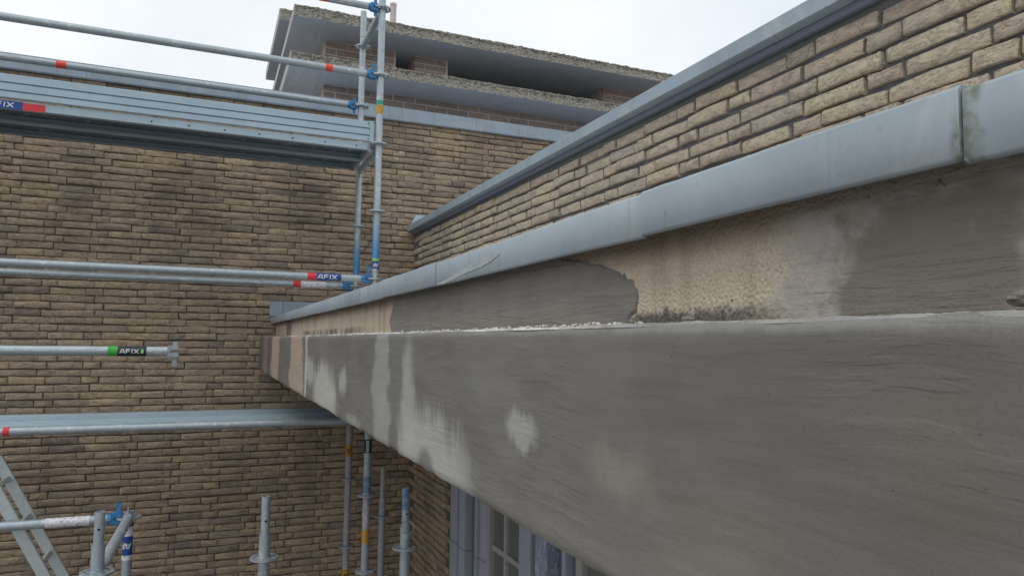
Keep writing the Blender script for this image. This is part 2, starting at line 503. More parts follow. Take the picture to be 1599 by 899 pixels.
M_MOSS = moss_material()


def wood_paint():
    k = NT('blue_grey_paint', 0.5, 0, 0.4)
    c = k.mix(k.noise(4, 3), lin((150, 156, 167)), lin((168, 173, 182)))
    c = k.mix(k.ss(k.noise(10, 5, 0.6, 0, k.vec((3, 3, 0.1))), 0.55, 0.75, 0, 0.4), c, lin((120, 130, 150)))
    k.color(c)
    return k.m


M_PAINT = wood_paint()


def peel_paint():
    k = NT('peeling_blue_paint', 0.6, 0, 0.3)
    p = k.noise(60, 6, 0.7, 0.6, k.vec((1, 1.6, 0.35)))
    c = k.mix(k.ss(p, 0.53, 0.58), lin((134, 146, 166)), lin((186, 193, 203)))
    k.color(c)
    k.normal(k.bump(p, 0.6, 0.003))
    return k.m


M_PEEL = peel_paint()
M_PAINT_DARK = plain('slate_blue_paint', (96, 108, 126), 0.5, 0)
M_FRAME = plain('window_frame_taupe', (172, 171, 169), 0.5, 0.1, (120, 116, 112))


def glass_material():
    k = NT('window_glass', 0.06, 0, 0.6)
    k.color(k.mix(k.noise(3, 2), lin((92, 97, 97)), lin((112, 114, 110))))
    return k.m


M_GLASS = glass_material()


def ground_material():
    k = NT('paving', 0.9, 0, 0.2)
    c = k.mix(k.noise(0.6, 5), lin((112, 108, 104)), lin((134, 128, 122)))
    c = k.mix(k.ss(k.noise(25, 4), 0.5, 0.7, 0, 0.4), c, lin((104, 102, 98)))
    k.color(c)
    return k.m


M_GROUND = ground_material()
M_ROOF = mortar_material('roof_bounce', lin((196, 196, 194)), lin((224, 222, 218)))  # kept pale so it bounces light up onto the slab undersides


# ------------------------------------------------------------------ object helpers
def tag(o, label=None, cat=None, group=None, kind=None):
    if label: o['label'] = label
    if cat: o['category'] = cat
    if group: o['group'] = group
    if kind: o['kind'] = kind
    return o


def thing(name, loc, label, cat, group=None):
    o = bpy.data.objects.new(name, None)
    o.empty_display_size = 0.1
    o.location = loc
    COL.objects.link(o)
    return tag(o, label, cat, group)


def link(name, me, mat, parent=None, kind=None):
    """mesh given in world coordinates; part keeps its place under its parent"""
    if mat is not None:
        me.materials.clear()
        me.materials.append(mat)
    o = bpy.data.objects.new(name, me)
    COL.objects.link(o)
    if parent is not None:
        o.parent = parent
        base = Vector((0, 0, 0))
        p = parent
        while p is not None:
            base += p.location
            p = p.parent
        o.location = -base
    if kind: o['kind'] = kind
    return o


def mesh(name, V, F, smooth=False):
    me = bpy.data.meshes.new(name)
    me.from_pydata([tuple(map(float, v)) for v in V], [], [tuple(map(int, f)) for f in F])
    if smooth:
        me.polygons.foreach_set('use_smooth', [True] * len(me.polygons))
    me.update()
    return me


class MB:
    def __init__(self):
        self.V = []
        self.F = []

    def add(self, V, F):
        o = len(self.V)
        self.V += [tuple(v) for v in V]
        self.F += [tuple(i + o for i in f) for f in F]
        return self

    def box(self, x0, x1, y0, y1, z0, z1):
        return self.add([(x0, y0, z0), (x1, y0, z0), (x1, y1, z0), (x0, y1, z0), (x0, y0, z1), (x1, y0, z1), (x1, y1, z1), (x0, y1, z1)],
                        [(0, 3, 2, 1), (4, 5, 6, 7), (0, 1, 5, 4), (1, 2, 6, 5), (2, 3, 7, 6), (3, 0, 4, 7)])

    def tube(self, p0, p1, r0, r1=None, n=20, cap=True):
        r1 = r0 if r1 is None else r1
        p0, p1 = Vector(p0), Vector(p1)
        d = (p1 - p0).normalized()
        a = d.orthogonal().normalized()
        b = d.cross(a)
        V = []
        for p, r in ((p0, r0), (p1, r1)):
            for i in range(n):
                t = 2 * math.pi * i / n
                V.append(p + a * math.cos(t) * r + b * math.sin(t) * r)
        F = [(i, (i + 1) % n, n + (i + 1) % n, n + i) for i in range(n)]
        if cap:
            F += [tuple(range(n - 1, -1, -1)), tuple(range(n, 2 * n))]
        return self.add(V, F)

    def hollow(self, p0, p1, ro, ri, n=20):
        p0, p1 = Vector(p0), Vector(p1)
        d = (p1 - p0).normalized()
        a = d.orthogonal().normalized()
        b = d.cross(a)
        V = []
        for p, r in ((p0, ro), (p1, ro), (p1, ri), (p0, ri)):
            for i in range(n):
                t = 2 * math.pi * i / n
                V.append(p + a * math.cos(t) * r + b * math.sin(t) * r)
        F = []
        for k in range(4):
            k2 = (k + 1) % 4
            F += [(k * n + i, k * n + (i + 1) % n, k2 * n + (i + 1) % n, k2 * n + i) for i in range(n)]
        return self.add(V, F)

    def obox(self, c, ex, ey, ez):
        """oriented box: centre and three half-extent vectors"""
        c, ex, ey, ez = map(Vector, (c, ex, ey, ez))
        V = [c + sx * ex + sy * ey + sz * ez for sz in (-1, 1) for sx, sy in ((-1, -1), (1, -1), (1, 1), (-1, 1))]
        return self.add(V, [(0, 3, 2, 1), (4, 5, 6, 7), (0, 1, 5, 4), (1, 2, 6, 5), (2, 3, 7, 6), (3, 0, 4, 7)])

    def prism_x(self, prof, x0, x1):
        """profile of (y,z) swept along X"""
        n = len(prof)
        V = [(x0, y, z) for y, z in prof] + [(x1, y, z) for y, z in prof]
        F = [(i, (i + 1) % n, n + (i + 1) % n, n + i) for i in range(n)] + [tuple(range(n - 1, -1, -1)), tuple(range(n, 2 * n))]
        return self.add(V, F)

    def prism_y(self, prof, y0, y1):
        n = len(prof)
        V = [(x, y0, z) for x, z in prof] + [(x, y1, z) for x, z in prof]
        F = [(i, (i + 1) % n, n + (i + 1) % n, n + i) for i in range(n)] + [tuple(range(n - 1, -1, -1)), tuple(range(n, 2 * n))]
        return self.add(V, F)

    def build(self, name, mat, parent=None, smooth=False, kind=None, bevel=0.0):
        me = mesh(name, self.V, self.F)
        bm = bmesh.new()
        bm.from_mesh(me)
        bmesh.ops.recalc_face_normals(bm, faces=bm.faces)
        if bevel:
            bmesh.ops.bevel(bm, geom=[e for e in bm.edges if e.calc_face_angle(0) > 0.6], offset=bevel, segments=2, affect='EDGES', clamp_overlap=True)
        bm.to_mesh(me)
        bm.free()
        if smooth:
            bm = bmesh.new()
            bm.from_mesh(me)
            for f in bm.faces: f.smooth = True
            for e in bm.edges:
                if e.calc_face_angle(0) > 0.7: e.smooth = False
            bm.to_mesh(me)
            bm.free()
        return link(name, me, mat, parent, kind)


def waves(n, fmin, fmax, seed):
    g = np.random.default_rng(seed)
    f = np.exp(g.uniform(np.log(fmin), np.log(fmax), n))
    a = g.uniform(0, 2 * np.pi, n)
    ph = g.uniform(0, 2 * np.pi, n)
    amp = (fmin / f) ** 0.6
    amp /= np.sqrt((amp ** 2).sum())
    return lambda x, y=0.0: sum(A * np.sin(F * (np.cos(t) * x + np.sin(t) * y) + p) for F, t, p, A in zip(f, a, ph, amp))


# ------------------------------------------------------------------ bricks
def brick_shape(L, H, depth, g, rough=1.0):
    """front at y=0 (outward -y), x 0..L centred, z 0..H centred; 52 triangles"""
    xs = np.array([0, 0.03 + 0.02 * g.random(), 0.5 + g.uniform(-0.2, 0.2), 0.97 - 0.02 * g.random(), 1]) * L - L / 2
    zs = np.array([0, 0.10, 0.90, 1]) * H - H / 2
    V = []
    wl = g.normal(0, 0.0016 * rough, 5)
    wh = g.normal(0, 0.0013 * rough, 5)
    tilt = g.normal(0, 0.0015 * rough)
    for j, z in enumerate(zs):
        for i, x in enumerate(xs):
            edge = (j in (0, 3)) or (i in (0, 4))
            y = (0.0018 + abs(g.normal(0, 0.0014))) * edge + g.normal(0, 0.0011 * rough) * (not edge) + tilt * (i - 2) / 2
            zz = z + (wl[i] if j == 0 else wh[i] if j == 3 else 0)
            xx = x + (g.normal(0, 0.0018) if i in (0, 4) else 0)
            V.append((xx, y, zz))
    F = []
    for j in range(3):
        for i in range(4):
            a = j * 5 + i
            F.append((a, a + 1, a + 6, a + 5))
    ring = [0, 1, 2, 3, 4, 9, 14, 19, 18, 17, 16, 15, 10, 5]
    o = len(V)
    for r_ in ring:
        x, y, z = V[r_]
        V.append((x, depth, z))
    for q in range(len(ring)):
        q2 = (q + 1) % len(ring)
        F.append((ring[q2], ring[q], o + q, o + q2))
    return np.array(V), F


class BrickKit:
    def __init__(self, S, Hh, h, depth, seed, mat, rough=1.0, ns=12, nh=8):
        g = np.random.default_rng(seed)
        self.sh = {}
        for key, L, n in (('s', S, ns), ('h', Hh, nh)):
            arr = []
            for _ in range(n):
                V, F = brick_shape(L, h, depth, g, rough)
                me = mesh('brick', V, F)
                me.polygons.foreach_set('use_smooth', [q < 12 for q in range(len(F))])
                me.materials.append(mat)
                arr.append((me, V, F))
            self.sh[key] = arr
        self.mat = mat
        self.L = {'s': S, 'h': Hh}

    def place(self, items, parent, nmax=300, key=None, facing='Y', stuff_name='brickwork'):
        """items: (kind, u, z, proud). facing 'Y': wall faces -Y at plane y=P. facing 'X': wall faces -X"""
        plane, items = items
        if key: items = sorted(items, key=key)
        a = 0.0 if facing == 'Y' else -math.pi / 2
        ca, sa = math.cos(a), math.sin(a)
        SV, SF, off = [], [], 0
        for idx, (kd, u, z, pr) in enumerate(items):
            me, V, F = random.choice(self.sh[kd])
            loc = Vector((u, plane - pr, z)) if facing == 'Y' else Vector((plane - pr, u, z))
            if idx < nmax:
                o = bpy.data.objects.new('brick', me)
                o.location = loc - parent.location
                o.rotation_euler = (random.gauss(0, 0.006), random.gauss(0, 0.004), a)
                o.parent = parent
                COL.objects.link(o)
            else:
                W = np.empty_like(V)
                W[:, 0] = ca * V[:, 0] - sa * V[:, 1] + loc.x
                W[:, 1] = sa * V[:, 0] + ca * V[:, 1] + loc.y
                W[:, 2] = V[:, 2] + loc.z
                SV.append(W)
                SF += [tuple(i + off for i in f) for f in F]
                off += len(V)
        if SV:
            me = mesh(stuff_name, np.concatenate(SV), SF)
            me.polygons.foreach_set('use_smooth', [q % 26 < 12 for q in range(len(SF))])
            link(stuff_name, me, self.mat, parent, 'stuff')


PITCH, SL, HL, PER = 0.0535, 0.2135, 0.1015, 0.557
KIT = BrickKit(SL + 0.0072, HL + 0.0072, 0.0466, 0.035, 3, M_BRICK, 1.5, 16, 12)
KIT_SIDE = BrickKit(SL, HL, 0.0405, 0.04, 5, M_BRICK_SIDE, 1.5, 16, 12)
KIT_TOWER = BrickKit(0.21, 0.1, 0.052, 0.03, 9, M_BRICK_TOWER, 0.5, 4, 3)
Z0 = 0.252      # a bed joint


def bond(u0, u1, z0, z1, phase=0.066, inside=None, proud=0.011):
    """chain bond: stretcher, stretcher, header; every other course shifted by half a period"""
    out = []
    k0, k1 = math.floor((z0 - Z0) / PITCH), math.ceil((z1 - Z0) / PITCH)
    for k in range(k0, k1):
        zc = Z0 + (k + 0.5) * PITCH
        if zc < z0 or zc > z1: continue
        ph = phase + (PER / 2 if k % 2 else 0) + random.gauss(0, 0.006)
        m = math.floor((u0 - ph) / PER) - 1
        while ph + m * PER < u1 + PER:
            c = ph + m * PER
            for kd, du in (('h', 0), ('s', 0.167), ('s', 0.390)):
                u = c + du + random.gauss(0, 0.0015)
                half = (SL if kd == 's' else HL) / 2
                if u - half < u0 or u + half > u1: continue
                if inside and not inside(u, zc): continue
                sag = 0.0016 * math.sin(u * 2.3 + k * 0.9) + 0.0012 * math.sin(u * 5.1 + k * 2.3)
                out.append((kd, u, zc + sag + random.gauss(0, 0.0012), random.gauss(proud, 0.003)))
            m += 1
    return out


D = 6.0
PX = 1.603

# ------------------------------------------------------------------ ground
gm = mesh('ground', [(-600, -600, -4.2), (600, -600, -4.2), (600, 600, -4.2), (-600, 600, -4.2)], [(0, 1, 2, 3)])
tag(link('ground', gm, M_GROUND), kind='structure')

# ------------------------------------------------------------------ back wall
bw = thing('brick_wall', (0.0, D, -4.2), 'tall wall of long thin brown bricks with zinc coping behind the scaffold', 'wall')
MB().box(-3.2, 5.2, D + 0.012, D + 0.26, -4.2, 1.90).build('mortar_core', M_MORTAR, bw)


def in_front_view(it):
    kd, u, z, pr = it
    vis = -1.42 < u < 0.4 and -1.64 < z < 1.12 and not (u < -1.25 and abs(z) > 1.3)
    return u if vis else 50 + abs(u)


items = bond(-2.4, 4.4, -2.7, 1.895, 0.066)
# nothing is laid where the parapet wall meets this wall
items = [i for i in items if not (PX - 0.004 < i[1] - (SL if i[0] == 's' else HL) / 2 and i[2] < 0.93)]
KIT.place((D + 0.012, items), bw, 300, in_front_view, 'Y')
xs = [-3.2, -2.0, -0.9, 0.15, 1.02, 1.36, 1.76, 2.16, 2.58, 3.4, 5.2]
for a, b in zip(xs[:-1], xs[1:]):
    prof = [(D - 0.03, 1.905), (D - 0.03, 2.012), (D + 0.29, 2.03), (D + 0.29, 1.93), (D + 0.27, 1.93), (D + 0.27, 1.903), (D + 0.005, 1.903), (D - 0.022, 1.895)]
    MB().prism_x(prof, a + 0.0008, b - 0.0008).build('coping_section', M_ZINC_BLUE, bw)
MB().box(-3.2, 5.2, D + 0.26, 6.66, 1.75, 1.86).build('roof_bounce_deck', M_ROOF, bw)  # unseen roof surface, added to bounce light onto the slabs

# ------------------------------------------------------------------ tower with two overhanging slabs
S_, T_ = 6.25, 6.66
tw = thing('roof_structure', (3.0, T_, 1.86), 'low brick rooftop block under two mossy overhanging concrete slabs', 'roof block')
MB().box(0.90, 6.4, T_ + 0.01, 8.6, 1.86, 2.375).build('base_core', M_MORTAR_LIGHT, tw)
piers = [(0.90, 1.57), (1.757, 2.098), (3.88, 6.4)]
for a, b in piers:
    MB().box(a, b, T_ + 0.01, T_ + 0.42, 2.47, 2.79).build('pier_core', M_MORTAR_LIGHT, tw)
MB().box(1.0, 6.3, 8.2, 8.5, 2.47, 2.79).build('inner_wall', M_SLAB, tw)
tb = []
for k in range(9):
    z = 2.37 - 0.031 - k * 0.0625
    if z < 1.9: break
    u = 0.90 + (0.11 if k % 2 else 0.0)
    if k % 2: tb.append(('h', 0.95, z, 0.002))
    while u < 4.6:
        tb.append(('s', u + 0.105, z, 0.002 + random.random() * 0.003))
        u += 0.22
for a, b in piers:
    for k in range(5):
        z = 2.47 + 0.033 + k * 0.0625
        u = a
        kd = 'h' if k % 2 else 's'
        while True:
            L = 0.21 if kd == 's' else 0.1
            if u + L > min(b, 4.6) + 0.012: break
            tb.append((kd, u + L / 2, z, 0.002 + random.random() * 0.003))
            u += L + 0.01
            kd = 's' if b - u > 0.2 else 'h'
KIT_TOWER.place((T_ + 0.01, tb), tw, 300, None, 'Y')


def slab(name, x0, x1, y0, y1, z0, z1, seed, parent):
    """concrete slab with a broken, lumpy front edge and left edge"""
    nx, nr = int((x1 - x0) / 0.02), 6
    g = waves(16, 8, 120, seed)
    g2 = np.random.default_rng(seed)
    V, F = [], []
    X = np.linspace(x0, x1, nx + 1)
    for i, x in enumerate(X):
        for j in range(nr + 1):
            t = j / nr
            y = y0 + 0.003 * g(x * 1.0, t * 0.15) + g2.normal(0, 0.0022)
            z = z0 + (z1 - z0) * t
            if j == 0: z += 0.002 * g2.normal()
            if j == nr: z += 0.0025 * g(x * 2.0 + 9, 3.0) + abs(g2.normal(0, 0.0035))
            V.append((x if 0 < i < nx else x + 0.002 * g2.normal(), y, z))
    n = nr + 1
    for i in range(nx):
        for j in range(nr):
            a = i * n + j
            F.append((a, a + n, a + n + 1, a + 1))
    o = len(V)
    for i, x in enumerate(X):
        V.append((x, y1, z0))
        V.append((x, y1, z1))
    for i in range(nx):
        b = o + 2 * i
        F.append((i * n, b, b + 2, (i + 1) * n))             # underside
        F.append((i * n + nr, (i + 1) * n + nr, b + 3, b + 1))   # top
        F.append((b, b + 1, b + 3, b + 2))
    F.append(tuple([j for j in range(nr + 1)] + [o + 1, o]))
    e = nx * n
    F.append(tuple([o + 2 * nx, o + 2 * nx + 1] + [e + j for j in range(nr, -1, -1)]))
    me = mesh(name, V, F)
    bm = bmesh.new(); bm.from_mesh(me); bmesh.ops.recalc_face_normals(bm, faces=bm.faces); bm.to_mesh(me); bm.free()
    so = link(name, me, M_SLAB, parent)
    # cushions of moss along the upper arris
    mb = MB()
    for _ in range(int((x1 - x0) * 150)):
        x = g2.uniform(x0 + 0.01, min(x1, 5.0)); r = abs(g2.normal(0.003, 0.003)) + 0.0025
        zz = z1 - abs(g2.normal(0, 0.016)); yy = y0 - 0.002 + (g2.uniform(0, 0.08) if zz > z1 - 0.006 else 0)
        vv, ff = [], []
        ph = g2.uniform(0, 6)
        for a_, rr in ((-0.6, 0.7), (0.25, 1.0), (0.8, 0.55)):
            for q in range(5):
                t = ph + q * 1.2566
                k = r * rr * g2.uniform(0.75, 1.25)
                vv.append((x + k * math.cos(t) * 1.3, yy + k * math.sin(t), zz + r * a_))
        for lv in range(2):
            for q in range(5):
                ff.append((lv * 5 + q, lv * 5 + (q + 1) % 5, lv * 5 + 5 + (q + 1) % 5, lv * 5 + 5 + q))
        ff += [(10, 11, 12, 13, 14), (4, 3, 2, 1, 0)]
        mb.add(vv, ff)
    mb.build('moss', M_MOSS, so, kind='stuff')
    return so


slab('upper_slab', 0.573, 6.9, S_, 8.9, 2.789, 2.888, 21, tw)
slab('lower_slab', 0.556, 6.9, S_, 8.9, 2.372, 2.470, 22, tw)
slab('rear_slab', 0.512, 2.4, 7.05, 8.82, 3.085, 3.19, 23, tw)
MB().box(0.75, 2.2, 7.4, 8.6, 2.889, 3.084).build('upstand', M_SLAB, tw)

vp = thing('vent_pipe', (1.70, 7.4, 2.889), 'short pale beige vent pipe on the mossy slab roof', 'pipe')
MB().hollow((1.70, 7.4, 2.889), (1.70, 7.4, 3.60), 0.034, 0.029).build('pipe', M_PVC, vp, True)
MB().hollow((1.70, 7.4, 3.60), (1.70, 7.4, 3.625), 0.037, 0.029).build('collar', M_PVC, vp, True)

# ------------------------------------------------------------------ parapet wall (right)
pw = thing('parapet_wall', (PX, 2.5, 0.12), 'yellow-brown brick parapet wall above the roof edge with sloping zinc coping', 'wall')
MB().box(PX + 0.013, PX + 0.25, -0.9, D + 0.0, 0.12, 0.935).build('mortar_core', M_MORTAR_SIDE, pw)
items = bond(-0.6, D - 0.004, 0.13, 0.905, 0.19, None, 0.013)
KIT_SIDE.place((PX + 0.013, items), pw, 300, lambda i: (0 if i[2] > 0.59 and i[1] > 0.7 else 1, i[1]), 'X')
cy = [-0.9, 1.22, 3.72, D - 0.002]
for a, b in zip(cy[:-1], cy[1:]):
    prof = [(PX - 0.052, 0.944), (PX - 0.052, 0.992), (PX - 0.046, 0.997), (PX + 0.28, 1.03), (PX + 0.28, 0.96), (PX + 0.262, 0.96), (PX + 0.262, 0.942), (PX - 0.044, 0.942)]
    MB().prism_y(prof, a + 0.0006, b - 0.0006).build('coping_section', M_ZINC_BLUE, pw)
    MB().box(PX - 0.010, PX + 0.012, a + 0.0006, b - 0.0006, 0.917, 0.9415).build('coping_strip', M_ZINC_DARK, pw, bevel=0.002)  # darker strip set back below the coping face
# flashing tucked against the tall wall at the coping's end
fv = [(PX + 0.02, D - 0.004, 1.095), (PX + 0.20, D - 0.004, 1.095), (PX + 0.20, D - 0.16, 1.03), (PX + 0.0, D - 0.05, 1.01), (PX - 0.048, D - 0.012, 0.95), (PX - 0.02, D - 0.012, 1.03)]
fl = MB()
fl.add(fv + [(x, y - 0.003, z - 0.003) for x, y, z in fv], [(0, 1, 2, 3), (0, 3, 4, 5), (6, 9, 8, 7), (6, 11, 10, 9), (0, 6, 7, 1), (1, 7, 8, 2), (2, 8, 9, 3), (3, 9, 10, 4), (4, 10, 11, 5), (5, 11, 6, 0)])
fl.build('corner_flashing', M_ZINC_BLUE, pw)

# ------------------------------------------------------------------ lower wall with the window
lw = thing('window_wall', (PX, 3.5, -4.2), 'shaded brick wall with blue-grey framed window below the concrete eaves', 'wall')
MB().box(PX + 0.012, PX + 0.25, 4.76, D, -4.2, -0.25).build('mortar_core', M_MORTAR, lw)
MB().box(PX + 0.16, PX + 0.25, -1.0, 4.759, -4.2, -0.25).build('lining', M_PAINT_DARK, lw)
items = bond(4.752, D - 0.004, -2.6, -0.26, 0.19)
KIT.place((PX + 0.012, items), lw, 300, lambda i: -i[2], 'X')


def vbar(name, y0, y1, x0, mat, parent, z0=-4.2, z1=-0.242, x1=PX + 0.158):
    return MB().box(x0, x1, y0 + 0.001, y1 - 0.001, z0, z1).build(name, mat, parent, bevel=0.004)


# boxed pilasters in painted boards, each board its own piece
for y0, y1, x0, mt in [(4.600, 4.752, PX - 0.03, M_PAINT), (4.555, 4.599, PX + 0.05, M_PAINT_DARK), (4.435, 4.554, PX - 0.035, M_PAINT),
                       (4.300, 4.434, PX + 0.015, M_PAINT_DARK), (4.258, 4.299, PX - 0.02, M_PAINT), (4.145, 4.257, PX + 0.0, M_PAINT),
                       (4.124, 4.144, PX + 0.06, M_PAINT_DARK)]:
    for z0, z1 in ((-4.2, -1.332), (-1.329, -0.242)):
        vbar('pilaster_board', y0, y1, x0, mt, lw, z0, z1)


def window(yA, yB, parent, rows, first=0.0):
    fr = vbar('window', yB - 0.065, yB, PX - 0.012, M_FRAME, parent, -4.1, -0.25)
    mid = (yA + yB - 0.065) / 2
    MB().box(PX + 0.0, PX + 0.045, mid - 0.018, mid + 0.018, -4.1, -0.25).build('muntin', M_FRAME, fr, bevel=0.003)
    for z in rows:
        MB().box(PX + 0.003, PX + 0.043, yA + 0.002, mid - 0.019, z - 0.016, z + 0.016).build('muntin', M_FRAME, fr, bevel=0.003)
        MB().box(PX + 0.003, PX + 0.043, mid + 0.019, yB - 0.067, z - 0.016, z + 0.016).build('muntin', M_FRAME, fr, bevel=0.003)
    zz = [-4.1] + sorted(rows) + [-0.25]
    for a, b in zip(zz[:-1], zz[1:]):
        for p, q in ((yA + 0.002, mid - 0.019), (mid + 0.019, yB - 0.067)):
            MB().box(PX + 0.019, PX + 0.025, p, q, a + 0.017, b - 0.017).build('pane', M_GLASS, fr)
    return fr


window(3.636, 4.122, lw, [-2.9, -2.05, -1.21, -0.45])
for y0, y1, x0, mt in [(3.475, 3.634, PX - 0.008, M_PAINT), (3.378, 3.474, PX + 0.03, M_PAINT_DARK), (3.236, 3.377, PX - 0.03, M_PEEL),
                       (3.103, 3.235, PX + 0.03, M_PAINT_DARK), (3.062, 3.102, PX - 0.02, M_PAINT), (2.98, 3.061, PX + 0.02, M_PAINT_DARK)]:
    vbar('pilaster_board', y0, y1, x0, mt, lw)
window(2.3, 2.978, lw, [-2.9, -2.05, -1.21, -0.45])
vbar('pilaster_board', -0.9, 2.298, PX - 0.01, M_PAINT, lw)

# ------------------------------------------------------------------ concrete eaves: lower band, upper band, roof slab
LX, UX = 0.381, 0.497
ev = thing('concrete_eaves', (LX, 2.5, -0.237), 'long stepped concrete eaves with fresh grey cement render and pale streaks', 'eaves')
Yg = np.concatenate([np.linspace(-0.6, 0.15, 20)[:-1], np.exp(np.linspace(math.log(0.15 + 0.0), math.log(6.0 - 0.002), 420))])
NZ = 46
wv, wv2, wv3 = waves(14, 6, 60, 31), waves(12, 40, 240, 32), waves(12, 5, 90, 33)
Zg = np.linspace(-0.237, 0.018, NZ)
V, F = [], []
for y in Yg:
    for j, z in enumerate(Zg):
        x = LX + 0.0012 * wv(y, z * 3) + 0.00035 * wv2(y * 0.25, z * 1.6)
        zz = z
        if j == 0:
            zz += 0.0016 * wv3(y) + 0.001 * wv2(y * 0.6); x += 0.004
        if j == 1: x += 0.001
        if j == NZ - 1:
            zz += 0.0012 * wv3(y * 1.3 + 5) + 0.0008 * wv2(y); x += 0.005
        if j == NZ - 2: x += 0.0014
        V.append((x, y, zz))
    V.append((UX + 0.012, y, 0.0165))
    V.append((PX + 0.02, y, -0.236))
n = NZ + 2
for i in range(len(Yg) - 1):
    for j in range(NZ - 1):
        a = i * n + j
        F.append((a, a + 1, a + n + 1, a + n))
    F.append((i * n + NZ - 1, i * n + NZ, i * n + n + NZ, i * n + n + NZ - 1))
    F.append((i * n, i * n + n, i * n + n + NZ + 1, i * n + NZ + 1))
me = mesh('lower_band', V, F, True)
bm = bmesh.new(); bm.from_mesh(me)
for e in bm.edges:
    if len(e.link_faces) == 2 and e.calc_face_angle(0) > 0.8: e.smooth = False
bm.to_mesh(me); bm.free()
link('lower_band', me, M_RENDER, ev)

V, F = [], []
Zu = np.linspace(0.010, 0.150, 24)
for y in Yg:
    for z in Zu:
        V.append((UX + 0.0014 * wv(y + 7, z * 3) + 0.0004 * wv2(y, z), y, z))
n = len(Zu)
for i in range(len(Yg) - 1):
    for j in range(n - 1):
        a = i * n + j
        F.append((a, a + 1, a + n + 1, a + n))
link('upper_band', mesh('upper_band', V, F, True), M_UPPER, ev)
MB().box(UX + 0.013, PX + 0.012, -0.6, D - 0.003, -0.232, 0.119).build('roof_slab', M_ROOF, ev)

# raised skim of new render on the upper band
out = [(2.09, 0.012), (2.075, 0.03), (2.10, 0.06), (2.07, 0.09), (2.05, 0.125), (2.04, 0.149)]
out += [(1.6, 0.149), (1.25, 0.149), (1.05, 0.14), (0.97, 0.126), (0.91, 0.116), (0.86, 0.105), (0.82, 0.093), (0.79, 0.08), (0.772, 0.066), (0.768, 0.053), (0.775, 0.042), (0.79, 0.034), (0.80, 0.012)]
dense = []
for (a, b), (c, d) in zip(out, out[1:] + out[:1]):
    m = max(1, int(math.hypot(c - a, d - b) / 0.006)) if b < 0.145 or d < 0.145 else 3
    m = 2 if b < 0.02 and d < 0.02 else m
    for q in range(m):
        t = q / m
        dense.append((a + (c - a) * t + random.gauss(0, 0.0022), b + (d - b) * t + random.gauss(0, 0.0012)))
cyy, czz = 1.35, 0.08
nn = len(dense)
rim = []
for i in range(nn):
    (ya, za), (yb_, zb_) = dense[i - 3], dense[(i + 3) % nn]
    ty_, tz_ = yb_ - ya, zb_ - za
    ll = math.hypot(ty_, tz_) or 1
    wd = random.uniform(0.002, 0.008)
    rim.append((dense[i][0] + tz_ / ll * wd, dense[i][1] - ty_ / ll * wd))
V = [(UX - 0.0022, y, z) for y, z in dense] + [(UX + 0.0016, y, z) for y, z in rim]
F = [tuple(range(nn))] + [(i, nn + i, nn + (i + 1) % nn, (i + 1) % nn) for i in range(nn)]
me = mesh('render_patch', V, F)
bm = bmesh.new(); bm.from_mesh(me); bmesh.ops.triangulate(bm, faces=[f for f in bm.faces if len(f.verts) > 4]); bmesh.ops.recalc_face_normals(bm, faces=bm.faces); bm.to_mesh(me); bm.free()
link('render_patch', me, M_PATCH, ev)

# crumbly mortar bead along the step
V, F = [], []
yb = np.exp(np.linspace(math.log(0.16), math.log(4.0), 900))
b1, b2 = waves(18, 30, 500, 41), waves(10, 4, 40, 42)
for y in yb:
    amp = max(0.0, 0.25 + 0.75 * b2(y)) * (1.0 if 0.75 < y < 2.2 else 0.55)
    hgt = 0.0186 + (0.0006 + 0.0022 * amp * abs(b1(y)) * min(1, 0.5 + y)) + random.random() * 0.0010 * amp
    V += [(LX + 0.004, y, 0.0165), (LX + 0.0055 + 0.001 * b1(y + 3), y, hgt), (LX + 0.022, y, hgt - 0.001 + 0.0012 * b1(y * 2)), (LX + 0.045, y, 0.0160)]
for i in range(len(yb) - 1):
    for j in range(3):
        a = i * 4 + j
        F.append((a, a + 1, a + 5, a + 4))
link('mortar_bead', mesh('mortar_bead', V, F), M_BEAD, ev)


def crumbs(name, n, fy, fx, fz, rs, mat, parent, seed):
    g = np.random.default_rng(seed)
    mb = MB()
    for _ in range(n):
        y = fy(g); x = fx(g); z = fz(g); r = rs(g)
        vv, ff = [], []
        for a_ in (-0.8, 0.1, 0.8):
            for q in range(5):
                t = q * 1.2566 + g.uniform(-.3, .3)
                k = r * (1.0 if a_ == 0.1 else 0.6) * g.uniform(0.6, 1.2)
                vv.append((x + k * math.cos(t), y + k * 1.3 * math.sin(t), z + r * a_ * g.uniform(0.7, 1)))
        for lv in range(2):
            for q in range(5):
                ff.append((lv * 5 + q, lv * 5 + (q + 1) % 5, lv * 5 + 5 + (q + 1) % 5, lv * 5 + 5 + q))
        ff += [(10, 11, 12, 13, 14), (4, 3, 2, 1, 0)]
        mb.add(vv, ff)
    return mb.build(name, mat, parent, kind='stuff')


